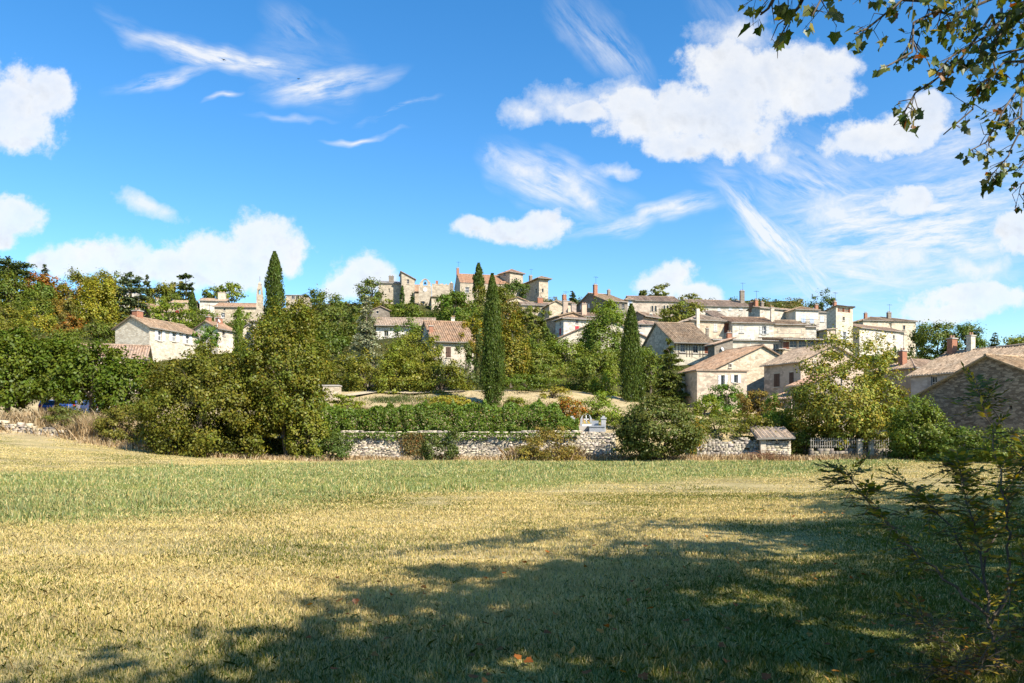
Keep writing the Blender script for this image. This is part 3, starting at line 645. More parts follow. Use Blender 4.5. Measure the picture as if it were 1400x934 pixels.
            w.face([(p[0] + n.x * .02, p[1] + n.y * .02, p[2]) for p in q], 1)
            w.build('window', [M['pale_stone'], M['glass']], root)
        elif kind == 'loggia':
            for q in (.02, .5, .98):
                w = MB(); u = s0 + (ww - .18) * q; obox(w, O, d, n, u, u + .18, za, zb, -.18, -.02, 0); w.build('loggia_post', M['redwood'], root)
            w = MB(); obox(w, O, d, n, s0, s1, za, za + .12, -.12, -.06, 0); obox(w, O, d, n, s0, s1, za + .35, za + .43, -.12, -.06, 0); w.build('railing', M['redwood'], root)
        elif kind == 'balcony':
            w = MB(); obox(w, O, d, n, s0, s1, za - .12, za, .0, .9, 0); w.build('balcony', M['frame'], root)
            w = MB(); obox(w, O, d, n, s0, s1, za + .85, za + .9, .84, .88, 0)
            t = s0
            while t < s1: obox(w, O, d, n, t, t + .02, za, za + .85, .85, .87, 0); t += .14
            w.build('railing', M['iron'], root)
        elif kind == 'panel':
            w = MB(); fw = .06
            obox(w, O, d, n, s0, s1, za, za + fw, .004, .03); obox(w, O, d, n, s0, s1, zb - fw, zb, .004, .03); obox(w, O, d, n, s0, s0 + fw, za + fw, zb - fw, .004, .03); obox(w, O, d, n, s1 - fw, s1, za + fw, zb - fw, .004, .03)
            w.build('painted_panel', M['frame'], root)
        elif kind == 'beam':
            w = MB(); obox(w, O, d, n, s - max(ww, .09) / 2, s + max(ww, .09) / 2, z - hh / 2, min(z + hh / 2, e - .02), .005, .035 if ww < hh else .03); w.build('timber_beam', M['timber'], root)
        elif kind == 'flue':
            w = MB(); obox(w, O, d, n, s0, s1, za, zb + .6, .01, .4); w.build('chimney_flue', M['white_plaster'], root)
        elif kind == 'awning':
            w = MB(); obox(w, O, d, n, s0, s1, za + hh * .35, zb, .3, .36, 0)
            t = s0
            while t < s1 - .05:
                obox(w, O, d, n, t, min(t + .22, s1), za + hh * .1, za + hh * .35, .3, .36, 0); obox(w, O, d, n, t + .06, min(t + .16, s1), za + hh * .5, za + hh * .62, .36, .37, 1); t += .3
            w.build('awning', [M['timber'], M['white']], root)
        elif kind == 'flowers':
            w = MB()
            for q in range(26):
                u = s0 + ww * random.random(); w.box(u - .1, u + .1, -.5 - .2 * random.random(), -.25, za + .1, za + .35 + .3 * random.random(), q % 2, Matrix.Translation(O))
            w.build('flower_box', [M['red'], M['green']], root)
    for fc, px, py in h['dishes']:
        d = a if fc == 'R' else b; nn = Vector((a.y, -a.x, 0)) if fc == 'R' else -a
        ray = Vector(((px - HX) / F, 1, -(py - HY) / F)); t = (C - nn * -.25 - cam).dot(nn) / ray.dot(nn); P = cam + ray * t
        o = MB(); n_ = 14; rr = 2.6 / F * P.y
        lp = Vector(((P - C).dot(a), (P - C).dot(b), P.z - oz)); ax = Vector((.25, -.9, .35)).normalized(); u = ax.cross(Vector((0, 0, 1))).normalized(); v = u.cross(ax)
        ring = lambda r, dp: [lp + (u * math.cos(2 * PI * i / n_) + v * math.sin(2 * PI * i / n_)) * r + ax * dp for i in range(n_)]
        r0, r1, r2 = ring(rr, .0), ring(rr * .55, -.1), ring(rr * .02, -.14)
        for i in range(n_):
            j = (i + 1) % n_; o.face([r0[i], r0[j], r1[j], r1[i]]); o.face([r1[i], r1[j], r2[j], r2[i]])
        o.tube([lp - ax * .12, lp - ax * .3, lp - ax * .3 - Vector((0, 0, rr + .9))], .035, 6)
        o.build('satellite_dish', M['white'], root)
    HOUSES.append(root)
    return root
random.seed(5)
for h in HS: build_house(h)

# drainpipe on the tan house and other single pieces
def face_piece(hname_label, name, boxes, mat):
    for h, r in zip(HS, HOUSES):
        if h['label'] == hname_label:
            m = MB()
            for bx in boxes(h): obox(m, *bx)
            return m.build(name, mat, r)
# ================================================================== castle belfry, ruin wall, pointed belfry
def outline_plate(mb, pts, holes_c, hole_pts, y0, y1, m=0):
    """plate in x,z with one star-shaped hole; pts outer outline (star-shaped about holes_c)"""
    cx, cz = holes_c
    import cmath
    def cast(poly, ang):
        dx, dz = math.cos(ang), math.sin(ang); best = None
        for i in range(len(poly)):
            (x1, z1), (x2, z2) = poly[i], poly[(i + 1) % len(poly)]
            ex, ez = x2 - x1, z2 - z1; den = dx * ez - dz * ex
            if abs(den) < 1e-9: continue
            t = ((x1 - cx) * ez - (z1 - cz) * ex) / den; u = ((x1 - cx) * dz - (z1 - cz) * dx) / den
            if t > 0 and -1e-6 <= u <= 1 + 1e-6: best = t if best is None else max(best, t)
        return (cx + dx * best, cz + dz * best)
    A = sorted({round(math.atan2(z - cz, x - cx), 5) for x, z in list(pts) + list(hole_pts)} | {round(-PI + 2 * PI * i / 24, 5) for i in range(24)})
    O = [cast(pts, t) for t in A]; I = [cast(hole_pts, t) for t in A]
    for i in range(len(A)):
        j = (i + 1) % len(A)
        f = lambda p, y: (p[0], y, p[1])
        mb.face([f(O[i], y0), f(O[j], y0), f(I[j], y0), f(I[i], y0)], m); mb.face([f(O[i], y1), f(I[i], y1), f(I[j], y1), f(O[j], y1)], m)
        mb.face([f(O[i], y0), f(O[i], y1), f(O[j], y1), f(O[j], y0)], m); mb.face([f(I[i], y0), f(I[j], y0), f(I[j], y1), f(I[i], y1)], m)
def arch_pts(cx, zb, w, h, n=10):
    r = w / 2
    return [(cx - r, zb)] + [(cx + r * math.cos(PI - PI * k / n), zb + h - r + r * math.sin(PI * k / n)) for k in range(n + 1)] + [(cx + r, zb)]
def clock_tower():
    Y = 203; c = at(572.5, 412, Y); w = 17.5 / F * Y; g = gz(c.x, c.y)
    zt = at(0, 391, Y).z; root = empty('clock_tower', (c.x, c.y, g), .1); tag(root, 'slim castle clock tower with a white dial and an open bell arch on top', 'tower')
    m = MB(); h1 = zt - g; m.box(0, w, 0, w, -6, h1)
    m.build('wall', M['castle_stone'], root)
    p = MB(); top = at(0, 380, Y).z - g; sp = h1 + (top - h1) * .45
    outline_plate(p, [(.25, h1), (w - .25, h1), (w - .25, sp), (w * .72, top - .35), (w / 2, top), (w * .28, top - .35), (.25, sp)], (w / 2, h1 + .9), arch_pts(w / 2, h1 + .25, 1.1, 1.5), .4, 1.1)
    p.build('bell_gable', M['castle_stone'], root)
    b = MB(); cz = h1 + .75
    prof_ = [(.04, .5), (.16, .45), (.24, .2), (.3, 0), (.38, -.12)]
    for i in range(len(prof_) - 1):
        for q in range(10):
            t0, t1 = 2 * PI * q / 10, 2 * PI * (q + 1) / 10; (ra, za), (rb, zb) = prof_[i], prof_[i + 1]
            b.face([(w / 2 + ra * math.cos(t0), .75 + ra * math.sin(t0), cz + za), (w / 2 + ra * math.cos(t1), .75 + ra * math.sin(t1), cz + za), (w / 2 + rb * math.cos(t1), .75 + rb * math.sin(t1), cz + zb), (w / 2 + rb * math.cos(t0), .75 + rb * math.sin(t0), cz + zb)])
    b.build('bell', M['iron'], root)
    d = MB(); r = .5; zc = at(0, 396, Y).z - g
    ring = [(w / 2 + r * math.cos(2 * PI * i / 20), zc + r * math.sin(2 * PI * i / 20)) for i in range(20)]
    d.prism([(x, 0, z) for x, z in ring], (0, -.08, 0))
    d.box(w / 2 - .03, w / 2 + .03, -.1, -.082, zc, zc + .36, 1); d.box(w / 2, w / 2 + .26, -.1, -.082, zc - .03, zc + .03, 1)
    d.build('clock_face', [M['white'], M['iron']], root)
    zc = at(0, 414, Y).z - g
    k = MB(); k.box(w * .2, w * .45, -.03, .05, zc - .4, zc + .4, 0); k.box(w * .2 - .08, w * .45 + .08, -.06, -.0, zc - .52, zc - .4, 1); k.build('window', [M['glass'], M['pale_stone']], root)
clock_tower()
def ruin_wall():
    Y = 204.5; c = at(590.5, 412, Y); s = Y / F; g = gz(c.x, c.y)
    root = empty('ruined_wall', (c.x, c.y, g), .08); tag(root, 'roofless pale castle wall with a jagged grassy top right of the clock tower', 'ruin')
    zz = lambda py: at(0, py, Y).z - g
    top = [(0, 387), (2.5, 388.5), (5, 387.4), (8, 388.8), (11, 388), (14, 387), (17, 389), (20, 387.5), (22, 389.5), (24.5, 386)]
    pts = [(x * s, 0, zz(py)) for x, py in top] + [(24.5 * s, 0, -6), (0, 0, -6)]
    m = MB(); m.prism(pts, (0, .9, 0)); m.build('wall', M['castle_stone'], root)
    t = MB(); x0 = 26.5 * s; r = 2.1 * s
    t.tube([(x0, .6, zz(402)), (x0, .6, zz(400)), (x0, .6, zz(387.5))], [r * .3, r, r], 10); t.tube([(x0, .6, zz(387.5)), (x0, .6, zz(384))], [r * 1.15, .05], 10)
    t.build('turret', M['castle_stone'], root)
    t = MB(); t.box(5 * s, 8.5 * s, .1, .7, zz(389), zz(383.5)); t.build('chimney', M['brick'], root)
    t = MB(); t.box(24.6 * s, 29.5 * s, -.05, .85, -6, zz(386.6)); t.build('buttress', M['grey_stone'], root)
ruin_wall()
def pointed_belfry():
    Y = 140; c = at(350, 424, Y); s = Y / F; g = gz(c.x, c.y)
    root = empty('pointed_belfry', (c.x, c.y, g), .15); tag(root, 'thin tapering stone belfry ending in a point left of the tallest cypress', 'belfry')
    zz = lambda py: at(0, py, Y).z - g
    W = 9 * s
    def body(z0, z1, i0, i1, name='wall'):
        m = MB(); q = lambda i, z: [(i, i * .6, z), (W - i, i * .6, z), (W - i, W * .8 - i * .6, z), (i, W * .8 - i * .6, z)]
        a, b = q(i0, z0), q(i1, z1)
        for k in range(4): m.face([a[k], a[(k + 1) % 4], b[(k + 1) % 4], b[k]])
        m.face(b); return m.build(name, M['castle_stone'], root)
    body(-8, zz(404), .0, .04 * W)
    p = MB(); z0 = zz(404); z1 = zz(395)
    outline_plate(p, [(.04 * W, z0), (W * .96, z0), (W * .86, z1), (W * .14, z1)], (W / 2, z0 + (z1 - z0) * .5), arch_pts(W / 2, z0 + .2, W * .34, (z1 - z0) * .75), .05, W * .75); p.build('bell_stage', M['castle_stone'], root)
    body(z1, zz(388), .14 * W, .3 * W, 'spire'); body(zz(388), zz(384.6), .24 * W, .44 * W, 'spire')
    m = MB(); m.tube([(W / 2, W * .4, zz(385)), (W / 2, W * .4, zz(377))], .03, 5); m.build('lightning_rod', M['iron'], root)
pointed_belfry()
# ================================================================== ground
def green_mask(x, y):
    d1 = y - (22 + .93 * (x + 1.2)); d2 = (x + 22) - (y - 34) * .55
    n = (fbm(x * .18, y * .18) - .5) * 9
    return smooth(-2, 4, d1 + n) * smooth(-3, 3, d2 + n) * (1 - .85 * smooth(51.0, 54.5, y + (fbm(x * .3 + 9, y * .3) - .5) * 3))
def field_mat():
    m, t, b = new_mat('field_soil')
    v = t.add('ShaderNodeTexCoord').outputs['Object']
    a = t.add('ShaderNodeAttribute', attribute_name='Col').outputs['Color']
    sp = t.add('ShaderNodeSeparateColor', {'Color': a})
    rows = t.noise(mapping(t, (.06, 1.5, 1)), 1.0, 3, .5)
    fine = t.noise(v, 14, 5, .7); mid = t.noise(v, .5, 4, .6)
    f2 = t.noise(v, 55, 3, .7)
    straw = t.ramp(fine, [(.25, (.26, .195, .09)), (.5, (.52, .41, .2)), (.75, (.66, .54, .29))])
    straw = t.mix(t.math('MULTIPLY', t.math('SUBTRACT', mid, .4, clamp=True), 2.6, clamp=True), straw, (.27, .235, .085))
    straw = t.mix(t.math('MULTIPLY', t.math('SUBTRACT', rows, .47, clamp=True), 4, clamp=True), straw, (.23, .185, .075))
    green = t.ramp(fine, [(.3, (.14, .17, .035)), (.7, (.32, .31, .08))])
    hill = t.ramp(t.noise(v, .45, 5, .65), [(.3, (.3, .24, .12)), (.55, (.58, .45, .25)), (.75, (.28, .25, .09))]); hill = t.mix(sp.outputs[0], hill, t.ramp(t.noise(v, .3, 5, .65), [(.35, (.05, .055, .018)), (.6, (.09, .09, .03)), (.75, (.15, .13, .055))]))
    hill = t.mix(t.math('MULTIPLY', f2, .3), hill, (.3, .25, .16), 'MULTIPLY')
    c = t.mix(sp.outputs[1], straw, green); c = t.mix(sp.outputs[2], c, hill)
    t.l.new(c, b.inputs['Base Color']); b.inputs['Roughness'].default_value = 1; b.inputs['Specular IOR Level'].default_value = .05
    bp = t.add('ShaderNodeBump', {'Strength': .7, 'Distance': .06, 'Height': t.math('ADD', fine, f2)}); t.l.new(bp.outputs[0], b.inputs['Normal'])
    return m
def build_ground():
    ys = np.concatenate([np.array([-900, -400, -200, -120, -80, -50, -30, -15]), np.arange(-6, 50, 1.0), np.arange(50, 92, .5), np.arange(92, 240, 2.0), np.array([245, 255, 270, 300, 340, 400, 500, 650, 800, 1100, 1600, 2600])])
    k = np.concatenate([np.linspace(-14, -1.3, 14), np.linspace(-1.1, 1.1, 171), np.linspace(1.3, 14, 14)])
    Yg, K = np.meshgrid(ys, k, indexing='ij')
    X = K * np.maximum(np.abs(Yg), 16); X = np.where(Yg < 16, K * 16 * np.maximum(1, np.abs(np.minimum(Yg, 0)) / 40), X)
    Z = ground(X, Yg)
    hillm = smooth(53.8, 57.2, Yg + (fbm(X * .4, Yg * .4) - .5) * 3)
    Z = Z + (fbm(X * .5, Yg * .5) - .5) * (.1 + .5 * hillm * (Yg > 60))
    Z = np.where(Yg > 50, Z, Z - .02)
    C = np.stack([smooth(80, 86, Yg), np.maximum(green_mask(X, Yg), .75 * smooth(10.5, 5, Yg - X) * (Yg < 45) * (Yg > -20)), hillm], -1)  # ground greener under the planes, its darker tone also deepens their shade
    n, m_ = X.shape; idx = np.arange(n * m_).reshape(n, m_)
    q = np.stack([idx[:-1, :-1], idx[:-1, 1:], idx[1:, 1:], idx[1:, :-1]], -1).reshape(-1, 4)
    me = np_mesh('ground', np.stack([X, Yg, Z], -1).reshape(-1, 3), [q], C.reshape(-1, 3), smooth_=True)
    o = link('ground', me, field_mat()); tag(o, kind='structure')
build_ground()
def path_strip():
    pts = [(438, 548, 73.5), (475, 543, 76), (520, 538.5, 78.3), (560, 540.5, 77.5), (600, 539, 78.0), (650, 536.8, 79), (720, 531, 81), (756, 527, 82)]
    P = []
    for px, py, Y in pts:
        x = (px - HX) / F * Y; P.append((x, Y))
    xs = np.array([p[0] for p in P]); ys = np.array([p[1] for p in P])
    tx = np.linspace(xs[0], xs[-1], 80); ty = np.interp(tx, xs, ys)
    V = []; 
    for w in (-.7, 0, .7): V.append(np.stack([tx, ty + w, ground(tx, ty + w) + .2], -1))
    V = np.stack(V, 1).reshape(-1, 3); q = []
    for i in range(79):
        for k in range(2): a = i * 3 + k; q.append((a, a + 3, a + 4, a + 1))
    o = link('path', np_mesh('path', V, [np.array(q)]), plain('path_dust', (.48, .39, .26), 1)); tag(o, kind='structure')
path_strip()

# ================================================================== leaves and crowns
def unit(v): return v / np.maximum(np.linalg.norm(v, axis=-1, keepdims=True), 1e-9)
def kites(P, A, N, s, asp=.62, fold=.0):
    """one four-cornered leaf per point: P base, A long axis, N normal, s length"""
    A = unit(A); B = unit(np.cross(N, A)); N2 = np.cross(A, B); s = s[:, None]
    v = np.stack([P - A * s * .5, P + B * s * asp * .5 + N2 * s * fold, P + A * s * .5, P - B * s * asp * .5 + N2 * s * fold], 1)
    n = len(P); return v.reshape(-1, 3), np.arange(4 * n).reshape(n, 4)
def rdir(r, n): return unit(r.normal(size=(n, 3)))
def leafcol(r, n, var=.25, cl=None, accent=None, af=0.0):
    """per leaf tint around 1 (a leaf's own colour); accent leaves are yellowed or browned"""
    v = 1 + (r.random((n, 1)) - .5) * 2 * var
    c = np.repeat(v, 3, 1); c[:, 0] *= 1 + (r.random(n) - .4) * .35; c[:, 2] *= 1 + (r.random(n) - .5) * .4
    if cl is not None: c *= cl
    if accent is not None and af > 0:
        k = r.random(n) < af; c[k] = np.array(accent) * (0.7 + .6 * r.random((k.sum(), 1)))
    return np.repeat(c, 4, 0)
def crown_round(r, n, ls, rx, ry, rz, lump=.28, K=None, low=-.8, tight=1.0, shell=.45, dome=1.0):
    K = K or int(np.clip(n / 110, 24, 260))
    d = rdir(r, K * 3); d = d[d[:, 2] > low][:K]; K = len(d)
    bump = 1 + lump * (np.clip((d @ rdir(r, 9).T), 0, 1) ** 3 @ r.uniform(-1, 1.2, 9))
    rad = (shell + (1 - shell) * r.random(K) ** .6) * bump * np.where(r.random(K) < .1, r.uniform(1.0, 1.18, K), 1.0)
    dims = np.array([rx, ry, rz]); cc = d * rad[:, None]
    cr = 1.15 * tight * (1.0 / K) ** (1 / 3) * r.uniform(.6, 1.35, K)
    i = r.integers(0, K, n); off = r.normal(size=(n, 3)) * np.array([.5, .5, .36]) * cr[i][:, None]
    P = (cc[i] + off); P[:, 2] = np.maximum(P[:, 2], -1.02 + .05 * r.random(n)); P *= dims
    N = unit(unit(d[i]) * .4 + np.array([0, 0, .5]) + unit(off) * .75 + r.normal(size=(n, 3)) * .33)
    A = unit(np.cross(N, rdir(r, n)) - np.array([0, 0, .25]))
    ctint = (1 + (r.random((K, 1)) - .5) * .3) * np.array([1, 1, 1]); ctint[:, 0] *= 1 + (r.random(K) - .5) * .22
    return P, A, N, ls * r.uniform(.5, 1.5, n), ctint[i]
def crown_cypress(r, n, ls, rx, ry, h, tip=.05):
    K = int(np.clip(n / 40, 60, 420))
    t = r.random(K) ** .85; ang = r.random(K) * 2 * PI
    pr = lambda t: np.minimum(1, .72 + t * 1.6) * np.clip(1 - t ** 2.1, 0, 1) ** .85 + .04
    rad = pr(t) * r.uniform(.5, 1.0, K) * (1 + .24 * np.sin(ang * 3 + t * 17 + 2 * np.sin(ang)) * r.random(K)) * np.where(r.random(K) < .12, 1.2, 1)
    cc = np.stack([np.cos(ang) * rad, np.sin(ang) * rad, t], 1)
    i = r.integers(0, K, n); up = r.normal(size=n)
    off = np.stack([r.normal(size=n) * .13, r.normal(size=n) * .13, up * .045], 1)
    P = cc[i] + off; k = np.abs(P[:, 2]); P[:, 2] = np.clip(P[:, 2], 0, 1.01)
    rr = np.hypot(P[:, 0], P[:, 1]); lim = pr(np.clip(P[:, 2], 0, 1)) * 1.3 + .05; f = np.minimum(1, lim / np.maximum(rr, 1e-6)); P[:, 0] *= f; P[:, 1] *= f
    out = np.stack([np.cos(ang[i]), np.sin(ang[i]), np.zeros(n)], 1)
    P *= np.array([rx, ry, h])
    N = unit(out * .9 + np.array([0, 0, .25]) + r.normal(size=(n, 3)) * .5)
    A = unit(np.array([0, 0, 1.0]) + out * .3 + r.normal(size=(n, 3)) * .3)
    ct = 1 + (r.random((K, 1)) - .5) * .4
    return P, A, N, ls * 1.25 * r.uniform(.6, 1.4, n), np.repeat(ct, 3, 1)[i]
def crown_tier(r, n, ls, rx, ry, h, tiers=9, flat=.045, prof=lambda t: (1 - t) ** .8 * .92 + .08, droop=.06, per=7):
    pads = []
    for k in range(tiers):
        t = (k + .5 * r.random()) / tiers; R_ = prof(t)
        for j in range(per):
            a = 2 * PI * (j + r.random()) / per; q = R_ * r.uniform(.45, .8)
            pr_ = r.uniform(.55, 1.2); pads.append((math.cos(a) * q * pr_, math.sin(a) * q * pr_, t + r.normal() * .03, R_ * r.uniform(.18, .42), a))
    pads.append((0, 0, .97, .1, 0))
    pads = np.array(pads); i = r.choice(len(pads), n, p=pads[:, 3] ** 1.5 / (pads[:, 3] ** 1.5).sum())
    p = pads[i]; off = r.normal(size=(n, 3)) * .5
    P = np.stack([p[:, 0] + off[:, 0] * p[:, 3], p[:, 1] + off[:, 1] * p[:, 3], p[:, 2] + off[:, 2] * flat - droop * (np.hypot(off[:, 0], off[:, 1]) * p[:, 3])], 1)
    P *= np.array([rx, ry, h])
    N = unit(np.array([0, 0, 1.0]) + r.normal(size=(n, 3)) * .5); A = unit(np.stack([np.cos(p[:, 4]), np.sin(p[:, 4]), -.2 * np.ones(n)], 1) + r.normal(size=(n, 3)) * .5)
    ct = 1 + (r.random((len(pads), 1)) - .5) * .35
    return P, A, N, ls * 1.15 * r.uniform(.6, 1.4, n), np.repeat(ct, 3, 1)[i]

def trunk_mesh(r, mb, H_, r0, top, spread, limbs=6, zlo=.3, bend=.05, n=7):
    pts = [(0, 0, -.5), (0, 0, 0)]; K = 5
    for k in range(1, K + 1):
        pts.append((r.normal() * bend * H_ * .4, r.normal() * bend * H_ * .4, top * k / K))
    mb.tube(pts, [r0 * 1.5, r0 * 1.15] + [r0 * (1 - .75 * k / K) for k in range(1, K + 1)], n)
    for j in range(limbs):
        t = r.uniform(zlo, .92); z = top * t; a = 2 * PI * (j + r.random() * .7) / limbs; L = spread * (1.05 - .5 * t) * r.uniform(.7, 1.05)
        k = min(int(t * K), K - 1); b0 = Vector(pts[1 + k]).lerp(Vector(pts[2 + k]), t * K - k)
        e = b0 + Vector((math.cos(a) * L, math.sin(a) * L, L * r.uniform(.35, .9)))
        m1 = b0.lerp(e, .5) + Vector((0, 0, -.08 * L)) + Vector(r.normal(size=3) * .05 * L)
        mb.tube([b0, m1, e], [r0 * .42 * (1.1 - t * .6), r0 * .28, r0 * .08], 5)
        for q in range(2):
            s = m1.lerp(e, r.uniform(.1, .6)); f = s + Vector((math.cos(a + r.normal() * .9), math.sin(a + r.normal() * .9), r.uniform(.1, .9))) * L * .4
            mb.tube([s, f], [r0 * .18, r0 * .05], 4)
PXL = 2.5
PLANTS = []
def plant(name, label, cat, x0, x1, y0, y1, Y, kind, color, group=None, leaf=PXL, dens=1.0, var=.25, accent=None, af=0.0, depth=.85, low=None, trunk=True, seed=None, gnd=None, lump=.38, tr=None, bark='bark'):
    r = np.random.default_rng(seed if seed is not None else (int(x0 * 7 + y0 * 13 + Y * 3) % 99991))
    cx = (x0 + x1) / 2; s = Y / F
    rx = (x1 - x0) / 2 * s; ztop = EYE - (y0 - HY) * s; zbot = EYE - (y1 - HY) * s; X = (cx - HX) * s
    g = gz(X, Y) if gnd is None else gnd
    if kind in ('bush', 'cypress'): zbot = min(zbot, g) if zbot - g < 1.5 else zbot
    root = empty(name, (X, Y, g)); tag(root, label, cat, group)
    ls = leaf * s; area = (x1 - x0) * (y1 - y0); h = ztop - zbot; ry = rx * depth
    n = int(np.clip(area * dens * 2.0 * (PXL / leaf) ** 2, 500, 60000))
    mat = M['leaf']; asp = .62
    if kind in ('round', 'bush', 'open'):
        lw = low if low is not None else (-.95 if kind == 'bush' else -.8)
        P, A, N, S, ct = crown_round(r, n, ls, rx * 1.0, ry * 1.0, h / 2 * .98, lump=lump if kind != 'open' else .45, low=lw, tight=1.0 if kind != 'open' else .7, shell=.45 if kind != 'open' else .3)
        P[:, 2] += (ztop + zbot) / 2 - g
        if kind == 'bush':      # widen the foot so that it sits on the ground
            t = np.clip((P[:, 2] - (zbot - g)) / h, 0, 1); P[:, :2] *= (1 + .22 * (1 - t) ** 2)[:, None]
    elif kind == 'cypress':
        P, A, N, S, ct = crown_cypress(r, int(n * 1.5), ls, rx, rx, h); P[:, 2] += zbot - g; mat = M['needle']; asp = .42
    elif kind == 'cedar':
        P, A, N, S, ct = crown_tier(r, n, ls, rx, ry, h, tiers=8, flat=.03, prof=lambda t: .55 + .5 * math.sin(PI * (t * .75 + .2)), droop=.03); P[:, 2] += zbot - g; mat = M['needle']
    elif kind == 'pine':
        P, A, N, S, ct = crown_tier(r, n, ls, rx, ry, h, tiers=5, flat=.05, prof=lambda t: .6 + .5 * t - .35 * t ** 3, droop=.02, per=6); P[:, 2] += zbot - g; mat = M['needle']
    elif kind == 'fir':
        P, A, N, S, ct = crown_tier(r, n, ls, rx, ry, h, tiers=13, flat=.018, droop=.16, per=9); P[:, 2] += zbot - g; mat = M['needle']; asp = .5
    V, q = kites(P, A, N, S, asp)
    c = leafcol(r, len(P), var, ct, accent, af)
    # the whole plant is one kind of leaf; accent leaves carry their own colour relative to it
    if accent is not None: c = np.where(False, c, c)
    cr = link('crown', np_mesh('crown', V, [q], c), mat, root); cr.color = (color[0] * 1.9, color[1] * 1.85, color[2] * .85, 1)
    if trunk:
        t = MB(); Ht = ztop - g; r0 = tr if tr else max(.06, .03 * min(Ht, 2.2 * rx + 2))
        if kind in ('round', 'open'): trunk_mesh(r, t, Ht, r0, Ht * .82, rx * .75, 8 if kind == 'round' else 12, zlo=max(.25, (zbot - g) / Ht * .8))
        elif kind == 'bush':
            for j in range(5):
                a = r.random() * 6.28; e = Vector((math.cos(a) * rx * .5, math.sin(a) * rx * .5, Ht * r.uniform(.5, .8)))
                t.tube([(0, 0, -.3), e * .4 + Vector((0, 0, .1)), e], [r0, r0 * .7, r0 * .2], 5)
        else: trunk_mesh(r, t, Ht, r0, Ht * .93, rx * .6, 10 if kind != 'cypress' else 4, zlo=max(.1, (zbot - g) / Ht), bend=.01)
        t.build('trunk' if kind != 'bush' else 'stems', M[bark], root)
    PLANTS.append((label, g, zbot, ztop))
    return root

DKG = (.042, .066, .018); LIN = (.050, .072, .014); OLB = (.072, .076, .02); OLV = (.088, .094, .024); YEL = (.13, .13, .026); RUST = (.13, .055, .022)
MID = (.062, .082, .022); CYP = (.036, .055, .017); BLU = (.12, .14, .115); CON = (.035, .05, .028); BRT = (.085, .115, .024); BRN = (.115, .08, .032)
Pn = plant
# ---- wooded slope at the left
Pn('pine_tree', 'dark layered pine standing highest at the left edge of the wood', 'tree', -30, 52, 352, 420, 192, 'pine', CON)
Pn('pine_tree', 'slim dark conifer rising out of the rust coloured tree', 'tree', 44, 78, 360, 410, 194, 'fir', CON, dens=.8)
Pn('rust_tree', 'rust brown tree below the dark pines', 'tree', 34, 82, 374, 425, 184, 'round', RUST, accent=(.8, 1.3, .6), af=.1)
Pn('wood_tree', 'green tree below the highest pine at the left edge', 'tree', -14, 44, 368, 440, 178, 'round', MID)
Pn('wood_tree', 'rounded fresh green tree in front of the rust brown tree', 'tree', 42, 78, 387, 440, 172, 'round', (.07, .1, .035))
Pn('wood_tree', 'brownish olive tree right of the rust brown tree', 'tree', 74, 112, 380, 440, 176, 'round', (.11, .095, .025), accent=(1.6, .9, .8), af=.15)
Pn('wood_tree', 'olive tree with a bluish top on the skyline of the wood', 'tree', 92, 128, 370, 420, 190, 'round', (.085, .095, .04))
Pn('yellow_green_tree', 'tall yellow green tree in the middle of the wooded slope', 'tree', 106, 168, 378, 474, 150, 'round', YEL, dens=1.2)
Pn('wood_tree', 'yellowish tree on the skyline behind the tall yellow green tree', 'tree', 122, 166, 372, 420, 192, 'round', (.12, .115, .03))
Pn('cedar_tree', 'blue green cedar with flat tiers rising over the slope', 'cedar', 156, 202, 371, 446, 160, 'cedar', (.055, .075, .065), dens=1.4)
Pn('conifer', 'dark ragged conifer right of the flat tiered cedar', 'tree', 188, 214, 375, 425, 184, 'fir', (.045, .06, .04))
Pn('wood_tree', 'low olive tree right of the ragged conifer', 'tree', 204, 234, 386, 424, 186, 'round', OLV)
Pn('wood_tree', 'thin pale green tree left of the umbrella topped conifer', 'tree', 224, 252, 382, 420, 192, 'open', (.1, .105, .035))
Pn('umbrella_conifer', 'dark conifer with a small umbrella shaped top against the white cloud', 'tree', 240, 268, 374, 412, 188, 'pine', CON, dens=.9)
Pn('cypress_tree', 'short dark cypress between the two stacked roofs and the long house', 'cypress', 256, 270, 399, 446, 150, 'cypress', CYP)
Pn('wood_tree', 'round green tree alone on the skyline left of the belfry', 'tree', 300, 332, 387, 415, 194, 'round', BRT)
Pn('wood_tree', 'dark green tree joined to the round skyline tree', 'tree', 280, 308, 391, 415, 196, 'round', MID)
Pn('wood_tree', 'sunlit green tree at the left edge below the wood', 'tree', -20, 36, 416, 476, 140, 'round', OLV)
Pn('wood_tree', 'yellow leaved tree low on the wooded slope above the dark lindens', 'tree', 26, 82, 425, 480, 132, 'round', (.12, .125, .03), accent=(1.7, 1.2, .6), af=.12)
Pn('rust_shrub', 'rusty brown thicket between yellow tree and tall yellow green tree', 'shrub', 72, 112, 432, 476, 128, 'round', BRN, accent=(1.6, .8, .5), af=.2)
Pn('wood_tree', 'grey green tree beside the tiny house in the wood', 'tree', 84, 112, 412, 450, 150, 'round', (.085, .085, .035))
Pn('wood_tree', 'dark green tree left of the tiny house in the wood', 'tree', 30, 70, 400, 450, 156, 'round', MID)
Pn('garden_shrub', 'green shrub mass behind the farmhouse roof', 'shrub', 206, 262, 416, 446, 128, 'bush', BRT)
Pn('garden_shrub', 'dark green shrub under the wide cream house with the barred window', 'shrub', 262, 300, 424, 452, 140, 'bush', MID)
Pn('garden_shrub', 'light green shrub in front of the barred window house', 'shrub', 318, 342, 424, 446, 150, 'bush', (.09, .12, .03))
Pn('garden_shrub', 'fresh green shrub at the right end of the farmhouse', 'shrub', 268, 298, 446, 478, 95, 'bush', (.055, .1, .025))
